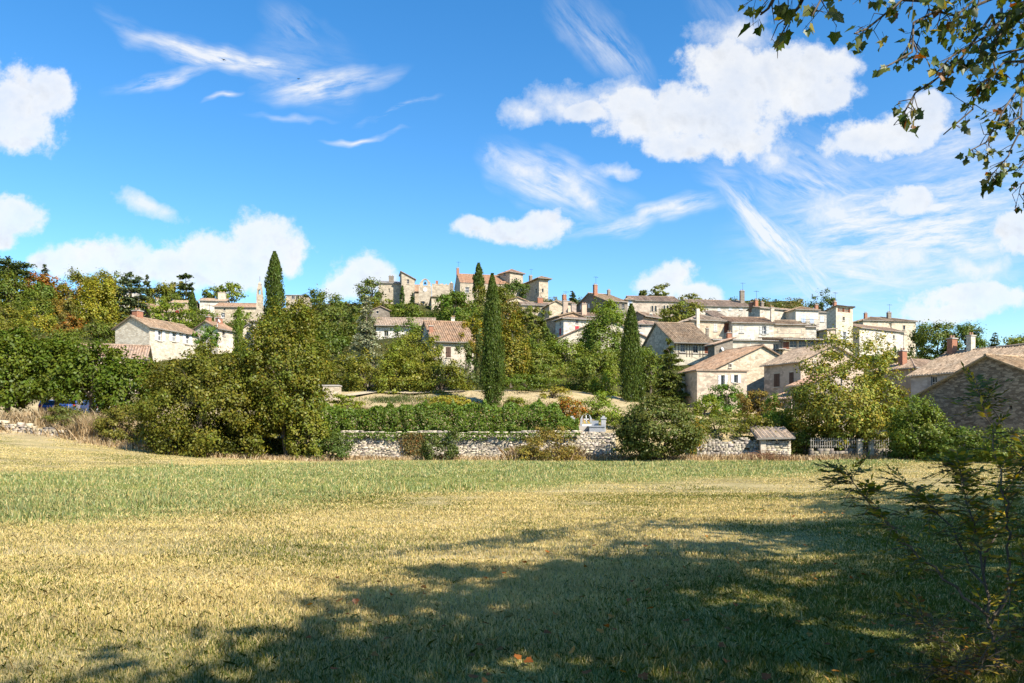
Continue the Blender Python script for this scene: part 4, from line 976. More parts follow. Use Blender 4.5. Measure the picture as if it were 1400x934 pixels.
Pn('wood_tree', 'olive tree above the farmhouse gable', 'tree', 168, 208, 432, 462, 124, 'round', OLV)
# ---- linden row at the left
for a in [('dense dark linden at the left edge above the dry bank', -40, 58, 444, 582, 66), ('dark linden over the blue parked cars', 30, 126, 458, 559, 67.5), ('dark linden in front of the low barn roof', 90, 166, 471, 558, 66), ('dark linden touching the big olive brown trees', 134, 212, 482, 588, 66)]:
    Pn('linden_tree', a[0], 'tree', a[1], a[2], a[3], a[4], a[5], 'round', LIN, leaf=4.0, dens=1.7, low=-.75, tr=.22, lump=.2)
# ---- big trees at the field edge
Pn('field_maple', 'very broad olive brown tree reaching down to the field edge', 'tree', 198, 366, 474, 634, 54.5, 'round', OLB, leaf=3.3, dens=1.8, low=-1, lump=.22, var=.35, tr=.25)
Pn('field_maple', 'tall olive tree with a bare reddish trunk at the field edge', 'tree', 334, 450, 424, 598, 55, 'round', (.074, .083, .021), leaf=3.2, dens=1.6, low=-.95, lump=.35, var=.35, tr=.16, accent=(1.5, 1.0, .7), af=.06)
Pn('field_maple', 'smaller olive tree filling the gap right of the bare reddish trunk', 'tree', 394, 446, 540, 632, 54.5, 'round', (.085, .095, .024), leaf=3.2, dens=1.5, low=-1, tr=.1)
Pn('dark_shrub', 'dark green shrub leaning on the left end of the field wall', 'shrub', 424, 478, 590, 632, 54.6, 'bush', (.04, .06, .022))
Pn('dark_shrub', 'leafy dark thicket under the very broad olive tree', 'shrub', 214, 330, 584, 634, 55.5, 'bush', (.05, .058, .018))
Pn('tall_cypress', 'tallest cypress on the left, dark against the big white cloud', 'cypress', 362, 389, 346, 450, 122, 'cypress', CYP, dens=1.4)
Pn('ivy_column', 'slender ivy green column tree in front of the church roof', 'cypress', 318, 335, 422, 482, 100, 'cypress', (.065, .095, .025))
# ---- centre left
Pn('black_pine', 'wide dark tree with open bare branches left of the blue grey cedar', 'tree', 404, 494, 397, 488, 118, 'open', (.06, .08, .028), dens=1.25, tr=.3)
Pn('black_pine', 'dark green tree joined below the wide bare branched tree', 'tree', 418, 478, 440, 510, 108, 'round', (.05, .072, .022))
Pn('blue_cedar', 'blue grey cedar in front of the ruins', 'cedar', 472, 530, 402, 512, 98, 'fir', (.15, .165, .20), dens=1.5)
Pn('oak_tree', 'dark rounded oak beside the left end of the castle ruins', 'tree', 491, 526, 379, 418, 198, 'round', (.055, .075, .028))
Pn('olive_bush', 'olive bush below the castle ruins', 'shrub', 513, 545, 406, 432, 184, 'bush', OLV)
Pn('olive_bush', 'greener bush right of the olive bush below the ruins', 'shrub', 534, 558, 412, 436, 178, 'bush', BRT)
Pn('small_cypress', 'small dark cypress at the foot of the leaning castle house', 'cypress', 546, 554, 392, 424, 192, 'cypress', (.035, .06, .025))
Pn('small_conifer', 'bushy dark conifer between small cypress and clock tower', 'tree', 554, 573, 400, 434, 188, 'fir', (.04, .058, .028))
Pn('juniper', 'feathery green juniper breaking the long roof below the ruins', 'shrub', 544, 580, 436, 456, 122, 'bush', (.065, .1, .03))
Pn('garden_tree', 'yellow green tree between the long roof and the brown shuttered house', 'tree', 520, 598, 452, 512, 100, 'round', (.105, .12, .028))
Pn('garden_tree', 'dense green tree right below the clock tower', 'tree', 592, 652, 398, 458, 166, 'round', (.055, .088, .02), dens=1.2)
Pn('garden_tree', 'ivy vine climbing over the corner of the brown shuttered house', 'ivy', 586, 606, 462, 500, 94.6, 'bush', (.12, .14, .04), depth=.15, trunk=True)
Pn('castle_cypress', 'slender cypress standing before the orange castle roof', 'cypress', 646, 663, 361, 414, 182, 'cypress', CYP, dens=1.3)
Pn('castle_tree', 'dark tree under the pointed castle tower', 'tree', 684, 720, 381, 412, 190, 'round', (.04, .062, .02))
Pn('castle_tree', 'tall olive green tree left of the castle keep tree', 'tree', 660, 702, 384, 440, 180, 'round', (.07, .085, .025))
Pn('castle_tree', 'brownish green tree behind the main tall cypress', 'tree', 640, 684, 402, 450, 172, 'round', (.075, .08, .028))
Pn('slope_tree', 'round oak in front of the cream houses below the keep', 'tree', 712, 750, 416, 462, 142, 'open', (.08, .09, .03), dens=1.3)
Pn('slope_tree', 'oak with reddish tips left of the round slope oak', 'tree', 676, 722, 410, 462, 146, 'round', (.085, .085, .03), accent=(1.7, .9, .7), af=.07)
Pn('slope_tree', 'thin pale tree against the bright rock under the cream houses', 'tree', 700, 750, 446, 500, 120, 'open', (.12, .12, .05), dens=.7)
Pn('main_cypress', 'tallest slim cypress in the centre, reaching from bank to castle', 'cypress', 658, 688, 377, 560, 72, 'cypress', CYP, dens=1.6)
Pn('autumn_tree', 'golden yellow tree left of the central cypress', 'tree', 636, 668, 444, 500, 92, 'round', (.125, .11, .022), accent=(1.5, 1.1, .6), af=.15)
Pn('autumn_tree', 'yellowing orange tinted tree right of the central cypress', 'tree', 674, 722, 440, 540, 88, 'round', (.1, .1, .025), accent=(1.5, 1.0, .6), af=.1, dens=1.2)
Pn('evergreen_shrub', 'dark bluish shrub by the brown shuttered house', 'shrub', 620, 656, 468, 534, 84, 'bush', (.05, .068, .034))
Pn('lilac_bush', 'pale green bush mass right of the yellowing tree', 'shrub', 714, 772, 474, 530, 92, 'bush', (.088, .105, .032))
Pn('slope_tree', 'bright green tree below the ivy edged house', 'tree', 744, 802, 464, 528, 96, 'round', (.085, .112, .028), dens=1.2)
Pn('fig_tree', 'large leafy green tree left of the right hand cypress', 'tree', 786, 856, 424, 520, 104, 'round', (.07, .1, .026), dens=1.3, lump=.35)
Pn('fig_tree', 'loose leaved tree with a pale trunk below the large leafy tree', 'tree', 780, 846, 478, 546, 86, 'round', (.08, .1, .03), dens=1.1)
Pn('right_cypress', 'broad dark cypress on the right, in front of the village', 'cypress', 847, 879, 418, 568, 76, 'cypress', CYP, dens=1.6)
Pn('spruce', 'dark drooping spruce right of the broad cypress', 'spruce', 880, 950, 464, 560, 82, 'fir', (.06, .075, .028), dens=1.5)
for a in [('olive green shrub leftmost above the bare bank', 434, 490, 494, 541, 82, (.075, .085, .022)), ('yellow olive shrub second along the top of the bank', 474, 532, 484, 543, 80, OLV), ('wide shrub with a sunlit top in the middle above the bank', 518, 584, 486, 545, 79, (.095, .105, .026)), ('greener shrub under the brown shuttered house', 566, 634, 490, 544, 79, (.08, .088, .022))]:
    Pn('bank_shrub', a[0], 'shrub', a[1], a[2], a[3], a[4], a[5], 'bush', a[6], dens=1.3)
Pn('low_hedge_shrub', 'low clipped green shrub right of the central cypress above the bank', 'shrub', 688, 756, 508, 534, 80.5, 'bush', (.055, .08, .02))
Pn('orange_shrub', 'small orange brown shrub behind the right end of the hedge', 'shrub', 752, 802, 540, 578, 64, 'bush', (.11, .085, .022), accent=(1.8, .7, .5), af=.25)
Pn('laurel', 'glossy bright green shrub behind the white graves', 'shrub', 792, 848, 540, 578, 66, 'bush', (.09, .125, .028))
Pn('low_hedge_shrub', 'short light green hedge plant right of the white graves', 'shrub', 822, 860, 562, 580, 62, 'bush', (.1, .13, .03))
Pn('big_shrub', 'large rounded grey green shrub standing against the field wall', 'shrub', 834, 962, 546, 636, 53.6, 'bush', (.058, .07, .03), leaf=3.0, dens=1.7, lump=.2)
Pn('skyline_tree', 'dark firs on the skyline between castle and grey gable', 'tree', 772, 794, 398, 424, 196, 'fir', CON, dens=1.2)
Pn('skyline_tree', 'round open tree on the roof line under the small white cloud', 'tree', 884, 914, 391, 412, 188, 'open', (.075, .09, .035))
Pn('skyline_tree', 'small tree left of the round roof line tree', 'tree', 872, 884, 395, 410, 190, 'open', (.08, .09, .04))
Pn('skyline_tree', 'sparse pale tree behind the thick tiled roof', 'tree', 928, 956, 401, 414, 192, 'open', (.1, .11, .05), dens=.7)
Pn('skyline_tree', 'bluish dark tree behind the balcony house left of the tower', 'tree', 1110, 1138, 404, 432, 178, 'round', (.05, .07, .035))
Pn('olive_tree', 'round olive tree in front of the long bright skyline house', 'tree', 900, 956, 414, 452, 146, 'round', (.085, .095, .028), dens=1.2)
Pn('village_shrub', 'leafy green shrub left of the half timbered house', 'shrub', 866, 902, 470, 520, 98, 'bush', (.07, .1, .03))
Pn('village_tree', 'bright green round bush in front of the flat topped cream house', 'shrub', 968, 1020, 523, 566, 74, 'bush', (.05, .095, .02), dens=1.3)
Pn('brown_tree', 'thin reddish brown tree in front of the rubble gable', 'tree', 1012, 1066, 530, 592, 66, 'open', (.11, .085, .038), dens=1.2)
Pn('garden_thicket', 'olive thicket on top of the right part of the field wall', 'shrub', 1000, 1060, 566, 606, 59.5, 'bush', (.085, .09, .025))
Pn('garden_thicket', 'grey green thicket above the wall beside the big grey green shrub', 'shrub', 946, 1010, 566, 608, 60, 'bush', (.09, .1, .035))
Pn('golden_broom', 'golden dry broom between big shrub and thicket', 'shrub', 938, 966, 566, 602, 57.5, 'bush', (.16, .12, .035))
Pn('vine', 'yellow green vine hanging below the tan house porch', 'vine', 1046, 1080, 552, 602, 61, 'bush', (.12, .16, .04))
Pn('walnut_tree', 'loose sunlit walnut tree with a pale trunk before the right hand houses', 'tree', 1080, 1226, 484, 622, 58, 'round', (.115, .125, .04), leaf=3.2, dens=1.5, lump=.35, low=-.9, var=.4, tr=.16, bark='palebark', accent=(1.9, 1.3, 1.2), af=.1, seed=12)
for a in [('green shrub right of the white fence posts', 1214, 1268, 572, 636, 54, (.06, .085, .025)), ('leafy shrub below the left end of the barn gable', 1228, 1300, 552, 634, 52.5, (.065, .09, .026)), ('broad green shrub in front of the barn wall', 1280, 1352, 584, 640, 50, (.055, .08, .022)), ('rightmost green shrub at the foot of the barn', 1340, 1420, 594, 640, 47, (.075, .1, .028))]:
    Pn('barn_shrub', a[0], 'shrub', a[1], a[2], a[3], a[4], a[5], 'bush', a[6], dens=1.4, leaf=3)
Pn('far_tree', 'wide green tree with a few orange leaves right of the round ended house', 'tree', 1252, 1312, 444, 500, 140, 'round', (.06, .082, .025), accent=(3, 1.6, .5), af=.02)
Pn('far_tree', 'dark green tree joined to the right of the orange flecked tree', 'tree', 1292, 1346, 442, 500, 138, 'round', (.05, .075, .024))
Pn('far_tree', 'bluish tree directly beside the round ended house', 'tree', 1244, 1266, 446, 486, 150, 'round', (.045, .065, .035))
Pn('far_conifer', 'dark twin topped conifer behind the barn roof', 'tree', 1346, 1374, 454, 490, 132, 'fir', CON)
Pn('far_tree', 'yellow green tree behind the barn ridge at the right edge', 'tree', 1364, 1440, 455, 500, 140, 'round', (.095, .11, .028))
Pn('roof_garden_shrub', 'green shrub below the closed shutters of the long cream house', 'shrub', 1208, 1236, 478, 492, 136, 'bush', (.05, .085, .025))
Pn('roof_garden_shrub', 'low ivy shrub on the terrace wall under the long cream house', 'shrub', 1176, 1208, 484, 496, 130, 'bush', (.06, .09, .028))
# ---- plants in front of the field wall
Pn('wall_bush', 'narrow dark bush in front of the field wall, left of a pair', 'shrub', 574, 602, 596, 630, 55.2, 'bush', (.05, .066, .03))
Pn('wall_bush', 'taller narrow dark bush in front of the field wall, right of a pair', 'shrub', 602, 630, 588, 628, 55.3, 'bush', (.042, .06, .026))
Pn('dry_bush', 'wispy olive brown bush in front of the field wall below the hedge end', 'shrub', 724, 790, 586, 632, 54.6, 'bush', (.12, .1, .045), dens=.75)
Pn('dry_bush', 'low red brown bramble left of the wispy olive bush', 'shrub', 696, 740, 610, 634, 54.5, 'bush', (.1, .09, .032), dens=.8)
Pn('bank_bush', 'grey green bush on the dry bank under the parked cars', 'shrub', 58, 122, 556, 592, 61, 'bush', (.06, .068, .026))
Pn('bank_bush', 'tall scrubby bush at the left foot of the big olive trees', 'shrub', 132, 196, 554, 616, 57, 'bush', (.085, .085, .03), dens=1.2)
Pn('bank_bush', 'small dry brown bush beside the tumbled stone wall', 'shrub', 98, 142, 580, 618, 58, 'bush', (.17, .13, .075), dens=.7)

for a in [('dark leafy shrub between broad maple and bare trunked maple', 318, 362, 572, 632, 57, (.05, .065, .02)), ('low green creeper at the left of the bank under the concrete block', 448, 486, 540, 562, 70, (.1, .12, .02)), ('shaded shrub behind the bare reddish trunk', 352, 400, 566, 632, 58, (.05, .06, .018)), ('flat dry bramble in the middle of the bank', 584, 640, 541, 553, 72, (.13, .125, .035)), ('yellowish weedy clump on the bank left of the central cypress', 606, 650, 546, 562, 70, (.14, .13, .03)), ('weedy clump on the bank right of the central cypress', 692, 716, 542, 560, 70, (.1, .11, .025)), ('dry bush at the right end of the bare bank', 738, 772, 530, 556, 76, (.15, .13, .04)), ('dark shrub in the gap between the two field edge maples', 392, 446, 570, 634, 56.5, (.05, .065, .02)), ('dark thicket filling the shade behind the pickets', 1112, 1222, 592, 634, 58.8, (.045, .06, .018)), ('bushy dark shrub between small tiled shed and pickets', 1080, 1120, 592, 632, 57.6, (.06, .075, .02)), ('green shrub at the foot of the flat topped cream house', 944, 978, 545, 585, 70, (.085, .11, .022)), ('olive shrub between the reddish tree and the tan house porch', 1046, 1086, 566, 606, 64, (.07, .09, .02)), ('shrub in the shade right of the small tiled shed roof', 1060, 1096, 570, 612, 61, (.06, .08, .02)), ('dark leafy shrub at the tan wall left of the barn', 1212, 1256, 540, 600, 62, (.055, .08, .02))]:
    Pn('yard_shrub', a[0], 'shrub', a[1], a[2], a[3], a[4], a[5], 'bush', a[6], dens=1.2)
# ---- more of the slope's trees
for a in [('wood_tree', 'broad olive tree above the left end of the linden row', -24, 40, 436, 500, 112, OLV), ('wood_tree', 'mid green tree between rusty thicket and the low barn roof', 58, 112, 452, 505, 108, MID), ('wood_tree', 'shaded tree at the foot of the tall yellow green tree', 106, 162, 440, 478, 120, (.06, .075, .02)),
          ('wood_tree', 'light olive tree left of the grey gabled house', 158, 200, 402, 446, 170, YEL), ('wood_tree', 'bushy green tree between umbrella conifer and stacked roofs', 224, 246, 394, 418, 186, MID), ('wood_tree', 'brown tinged tree under the brownish olive tree', 60, 104, 404, 452, 160, (.105, .08, .024)),
          ('wood_tree', 'small tree between the flat tiered cedar and the grey gable', 196, 232, 404, 436, 174, OLV), ('wood_tree', 'green skyline tree directly left of the flat tiered cedar', 140, 172, 380, 420, 188, OLV), ('slope_tree', 'olive tree filling the slope left of the long roof', 480, 524, 424, 468, 138, OLV),
          ('slope_tree', 'green tree below the leaning castle house', 536, 584, 414, 440, 168, MID), ('slope_tree', 'shaded green tree right of the thin white chimney roof', 624, 668, 424, 474, 126, MID), ('slope_tree', 'dark green tree between central cypress and red shuttered house', 716, 756, 450, 496, 112, MID),
          ('slope_tree', 'olive green tree below the pale rock under the cream houses', 690, 744, 476, 524, 102, OLV), ('slope_tree', 'low green tree at the foot of the broad right cypress', 806, 850, 508, 556, 80, BRT), ('slope_tree', 'green tree between red shuttered house and the broad right cypress', 816, 856, 412, 452, 134, BRT),
          ('slope_tree', 'shady tree behind the drooping spruce', 866, 912, 486, 540, 90, MID), ('slope_tree', 'tree in the shade under the wide bare branched tree', 398, 448, 456, 520, 100, MID), ('slope_tree', 'olive tree left of the brown shuttered house behind the bank shrubs', 556, 600, 470, 512, 90, OLV),
          ('slope_tree', 'green tree at the castle wall right of the ruined wall', 612, 636, 396, 424, 186, BRT)]:
    Pn(a[0], a[1], 'tree', a[2], a[3], a[4], a[5], a[6], 'round', a[7])
print('PLANTS', len(PLANTS))

# ---- hedge on the wall, ivy hanging over the wall
def hedge():
    r = np.random.default_rng(4); x0, x1 = at(438, 0, 59).x, at(790, 0, 59).x; n = 42000
    x = r.uniform(x0, x1, n); u = r.random(n)
    top = 3.85 + (fbm(x * .7, x * 0 + 3) - .5) * 1.0 + (fbm(x * 3, x * 0 + 8) - .5) * .9; top = top - smooth(x1 - 2.5, x1, x) * .9
    side = r.random(n); y = np.where(side < .62, 58.35 + r.normal(size=n) * .16 - .25 * np.sin((u) * PI), 58.4 + r.random(n) * 1.3)
    z = np.where(side < .62, 1.72 + (top - 1.72) * u, top - .2 * r.random(n) ** 2)
    z = z + r.normal(size=n) * .05; lump = (fbm(x * 1.6, z * 1.6 + 20) - .5); y = y - lump * 1.2
    hang = r.random(n) < .07; z = np.where(hang, 1.9 - r.random(n) ** 2 * .75 * fbm(x * 1.3, x * 0 + 40), z); y = np.where(hang, 57.2 - .1 * r.random(n), y)
    P = np.stack([x, y, z], 1); N = unit(np.stack([r.normal(size=n) * .5, -np.where(side < .62, .8, .2) + r.normal(size=n) * .3, np.where(side < .62, .4, 1.0) + r.normal(size=n) * .3], 1))
    A = unit(np.stack([r.normal(size=n) * .6, -.3 * np.ones(n), r.normal(size=n) * .7 + .2], 1))
    V, q = kites(P, A, N, .14 * r.uniform(.6, 1.5, n), .6)
    ct = np.repeat((.75 + .5 * fbm(x * .8, z * .8))[:, None], 3, 1)
    c = leafcol(r, n, .3, ct, (2.2, .9, .7), .012)
    root = empty('hedge', ((x0 + x1) / 2, 58.9, 2.0)); tag(root, 'long green hedge growing along the top of the field wall', 'hedge')
    V = V - np.array(root.location)
    o = link('foliage', np_mesh('foliage', V, [q], c), M['leaf'], root); o.color = (.11, .17, .02, 1)
    b = MB()
    for k in range(40):
        xx = x0 + .5 + (x1 - x0 - 1) * k / 39 - root.location.x
        b.tube([(xx, 0, -.4), (xx + .1, 0, .7), (xx - .1, .05, 1.2)], [.05, .04, .015], 5)
    b.build('stems', M['bark'], root)
hedge()
def wall_ivy():
    r = np.random.default_rng(14); n = 2600
    x = at(566, 0, 57).x + r.normal(size=n) * .42; z = .15 + 1.75 * r.random(n); y = 57.32 - .1 * r.random(n) - .12 * np.abs(r.normal(size=n))
    k = z > .6; x = np.where(k, x, x * .0 + at(566, 0, 57).x + r.normal(size=n) * .3)
    P = np.stack([x, y, z], 1); N = unit(np.stack([r.normal(size=n) * .5, -np.ones(n), .4 + r.normal(size=n) * .4], 1)); A = unit(np.stack([r.normal(size=n) * .5, -.1 * np.ones(n), -np.ones(n)], 1))
    V, q = kites(P, A, N, .12 * r.uniform(.6, 1.4, n), .7); o = link('ivy', np_mesh('ivy', V, [q], leafcol(r, n, .3, None, (1.5, .8, .6), .2)), M['leaf']); o.color = (.14, .12, .035, 1)
    tag(o, 'yellowing ivy hanging down the face of the field wall', 'ivy')
wall_ivy()

# ================================================================== dry stone walls
def blocks_wall(path, z0f, hf, thick, r, ch=(.06, .115), lw=(.14, .46), tint=(.66, .58, .46), ruin=0.0, cap=False):
    V = []; Q = []; Cc = []
    path = [Vector((p[0], p[1], 0)) for p in path]
    for a, b in zip(path[:-1], path[1:]):
        d = (b - a); L = d.length; d.normalize(); nrm = Vector((-d.y, d.x, 0)); z = -.15
        hm = max(hf(a.x), hf(b.x)) + .1
        while z < hm:
            hh = r.uniform(*ch); s = -r.uniform(0, .3)
            while s < L:
                l = r.uniform(*lw); c = a + d * (s + l / 2); top = hf(c.x) + r.normal() * .03
                if z + hh <= top and not (ruin and r.random() < ruin * max(0, (z / max(top, .1)))):
                    g = .018; o = r.normal() * .022; zb = z0f(c.x, c.y)
                    pts = []
                    s0, s1 = max(s + g * .5, 0), min(s + l - g * .5, L)
                    for zz in (z + g * .4, z + hh - g * .4):
                        for oo in (o, o + thick):
                            for ss in (s0, s1):
                                p = a + d * (ss + r.normal() * .008) + nrm * (oo if oo == o else thick); pts.append((p.x, p.y, zb + zz + r.normal() * .006))
                    i = len(V); V += pts
                    Q += [(i, i + 1, i + 5, i + 4), (i + 2, i + 6, i + 7, i + 3), (i, i + 4, i + 6, i + 2), (i + 1, i + 3, i + 7, i + 5), (i + 4, i + 5, i + 7, i + 6)]
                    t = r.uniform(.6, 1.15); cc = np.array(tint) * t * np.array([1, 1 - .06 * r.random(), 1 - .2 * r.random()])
                    if r.random() < .12: cc = np.array((.2, .17, .14)) * r.uniform(.8, 1.4)
                    Cc += [cc] * 8
                s += l
            z += hh
    return np_mesh('blocks', np.array(V), [np.array(Q)], np.array(Cc))
rw = np.random.default_rng(8)
xa, xb = at(466, 0, 57.4).x, at(842, 0, 57.4).x
o = link('field_wall', blocks_wall([(xa, 57.4), ((xa + xb) / 2, 57.45), (xb, 57.4)], lambda x, y: 0.02, lambda x: 1.98 - .12 * smooth(3, 8, x) + .16 * float(vnoise(np.array([x * .8]), np.array([4.]))[0]), .5, rw), M['drystone'])
tag(o, 'long pale dry stone wall below the hedge at the far edge of the field', 'stone wall')
core = MB(); core.box(xa + .05, xb - .05, 57.52, 57.88, -.3, 1.86); core.build('core', M['grey_stone'], o)
xa2, xb2 = at(952, 0, 57.2).x, at(1044, 0, 57.2).x
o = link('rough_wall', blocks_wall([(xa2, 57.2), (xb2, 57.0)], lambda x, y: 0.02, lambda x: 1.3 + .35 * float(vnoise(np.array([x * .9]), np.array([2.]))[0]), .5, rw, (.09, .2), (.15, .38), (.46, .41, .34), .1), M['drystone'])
tag(o, 'rough darker stone wall between the big grey green shrub and the small tiled shed', 'stone wall')
core = MB(); core.box(xa2 + .05, xb2 - .05, 57.32, 57.5, -.3, 1.1); core.build('core', M['grey_stone'], o)
xl, xr = at(-30, 0, 59).x, at(116, 0, 58).x
o = link('tumbled_wall', blocks_wall([(xl, 59.2), (xr, 57.8)], lambda x, y: float(ground(np.array([x]), np.array([y - .1]))[0]) - .05, lambda x: .35 + .6 * float(vnoise(np.array([x * .7]), np.array([6.]))[0]), .5, rw, (.09, .2), (.2, .5), (.56, .48, .37), .35), M['drystone'])
tag(o, 'low tumbled stone wall at the foot of the dry bank on the left', 'stone wall')
xs0, xs1 = at(500, 0, 81).x, at(612, 0, 81).x
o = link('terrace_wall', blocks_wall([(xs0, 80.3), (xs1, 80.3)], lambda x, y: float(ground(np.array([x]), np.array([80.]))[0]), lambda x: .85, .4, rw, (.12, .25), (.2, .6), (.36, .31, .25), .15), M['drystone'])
tag(o, 'short shaded terrace wall under the shrubs at the top of the bank', 'stone wall')
def slab(name, label, cat, px, py0, py1, wpx, Y, mat, depth=.6):
    c = at(px, py1, Y); s = Y / F; m = MB(); w = wpx * s / 2; hh = (py1 - py0) * s
    root = empty(name, (c.x, c.y, c.z)); tag(root, label, cat)
    m.box(-w, w, 0, depth, -1.5, hh); m.build('body', mat, root)
    m = MB(); m.box(-w - .06, w + .06, -.06, depth + .06, hh, hh + .12); m.build('cover', M['frame'], root); return root
slab('water_tank', 'pale concrete block at the left end of the bank', 'concrete block', 452, 528, 538, 22, 74, M['cream_stone'], 1.2)
def post_(name, label, cat, px, py0, py1, Y, mat, r=.04):
    c = at(px, py1, Y); g = gz(c.x, Y); h = (EYE - (py0 - HY) / F * Y) - g; root = MB()
    root.tube([(0, 0, -.4), (0, 0, h)], r, 8); root.box(-r * 1.6, r * 1.6, -r * 1.6, r * 1.6, h, h + .06)
    o = root.build(name, mat); o.location = (c.x, Y, g); tag(o, label, cat); return o
post_('white_pole', 'thin pale pole beside the pale concrete block', 'pole', 436, 509, 528, 74, M['palegrey'], .025)
# ================================================================== shed, fence, graves, cars, brush pile, birds
def tiled_shed():
    Y = 56.6; s = Y / F; c = at(1042, 630, Y); root = empty('tiled_shed', (c.x, Y, 0), 0); tag(root, 'small stone shed with a sagging tiled roof at the field edge', 'shed')
    w = 40 * s; h = 1.85
    me = blocks_wall([(0, 0), (w, .1)], lambda x, y: 0, lambda x: h - .42, 1.6, np.random.default_rng(5), (.1, .2), (.2, .45), (.6, .53, .42), 0)
    link('wall', me, M['drystone'], root)
    f = MB(); corrugate([(-.5, -.35, h - .42), (w + .15, -.35, h - .36), (w + .1, 1.7, h + .42), (-.45, 1.7, h + .36)], 0, mb=f, amp=.045); f.build('roof', [M['tile'], M['frame']], root)
    p = MB(); p.box(-.12, .25, -.06, .3, -.2, h - .45); p.build('corner_pier', M['pale_stone'], root)
tiled_shed()
def fence():
    Y = 56.0; x0, x1 = at(1108, 0, Y).x, at(1218, 0, Y).x
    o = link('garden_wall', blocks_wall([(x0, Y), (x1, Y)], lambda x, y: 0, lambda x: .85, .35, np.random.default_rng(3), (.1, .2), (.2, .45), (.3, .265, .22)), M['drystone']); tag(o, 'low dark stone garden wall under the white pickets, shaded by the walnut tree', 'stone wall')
    root = empty('picket_fence', ((x0 + x1) / 2, Y + .1, .85)); tag(root, 'row of thin pale pickets on the low garden wall under the walnut tree', 'fence')
    w = (x1 - x0) / 2
    for z in (.12, .5):
        m = MB(); m.box(-w, w, -.02, .02, z, z + .05); m.build('rail', M['old_wood'], root)
    x = -w + .05
    while x < w:
        m = MB(); m.box(x, x + .05, -.045, -.02, .02, .68); m.face([(x, -.045, .68), (x + .05, -.045, .68), (x + .025, -.045, .74)]); m.build('picket', M['old_wood'], root); x += .16
    for px, lab, h in ((1175, 'taller leaning white gate post below the walnut tree', 1.35), (1191, 'shorter white gate post nearer the barn shrubs', 1.35)):
        m = MB(); m.box(-.14, .14, -.14, .14, -.3, h); m.box(-.19, .19, -.19, .19, h, h + .08); m.box(-.1, .1, -.1, .1, h + .08, h + .14)
        c = at(px, 0, Y - .4); q = m.build('gate_post', M['pale_stone']); q.location = (c.x, c.y, 0); q.rotation_euler = (0, .02 if px < 1180 else -.01, 0); tag(q, lab, 'gate post')
fence()
M['zinc_white'] = plain('weathered_white_stone', (.40, .40, .39), .8, var=.3)
def graves():
    Y = 60.5; s = Y / F
    c = at(801, 589, Y); g = gz(c.x, Y); root = empty('white_grave', (c.x, Y, g)); tag(root, 'white grave with an arched double headstone right of the hedge end', 'grave')
    z0 = at(0, 589, Y).z - g; zt = at(0, 566, Y).z - g
    m = MB(); m.box(-.55, .6, -.4, .9, -.6, z0 + .35); m.build('base', M['frame'], root)
    m = MB(); H_ = zt - z0; outline_plate(m, [(-.42, z0 + .3), (.52, z0 + .3), (.5, z0 + H_ * .7), (.32, zt - .08), (.05, zt), (-.22, zt - .08), (-.4, z0 + H_ * .7)], (.05, z0 + H_ * .6), arch_pts(.05, z0 + .5, .56, H_ * .62), .2, .34); m.build('headstone', M['zinc_white'], root)
    m = MB(); m.box(.02, .08, .22, .3, z0 + .5, zt - .1); m.box(-.15, .25, .22, .3, zt - .42, zt - .36); m.build('cross', M['white'], root)
    m = MB(); m.box(-.3, .4, -.3, .0, z0 + .35, z0 + .5, 0)
    for k in range(14): x = -.28 + .05 * k; m.box(x, x + .06, -.28, -.1, z0 + .5, z0 + .58 + .07 * (k % 3), 1 + k % 2)
    m.build('planter', [M['white'], plain('yellow_flowers', (.6, .38, .03)), M['green']], root)
    for px, lab, w in ((782, 'small white stone pillar left of the arched grave', .17), (825, 'small white stone pillar right of the arched grave', .17)):
        c = at(px, 580, Y); g = gz(c.x, Y); zt = at(0, 571, Y).z - g
        m = MB(); m.box(-w, w, -.15, .15, -.4, zt - .12); m.box(-w - .05, w + .05, -.2, .2, zt - .12, zt); m.box(-w * .6, w * .6, -.1, .1, zt, zt + .12); o = m.build('grave_pillar', M['zinc_white']); o.location = (c.x, Y, g); tag(o, lab, 'grave pillar')
    c = at(814, 586, Y); g = gz(c.x, Y); zt = at(0, 584, Y).z - g
    m = MB(); m.box(-.55, .6, -.9, .6, -.5, zt); m.box(-.62, .67, -.97, .67, zt, zt + .1); m.box(-.3, .3, .55, .67, zt + .1, zt + .5); o = m.build('grey_tomb', M['zinc']); o.location = (c.x, Y, g); tag(o, 'flat bluish grey tomb slab beside the arched white grave', 'tomb')
graves()

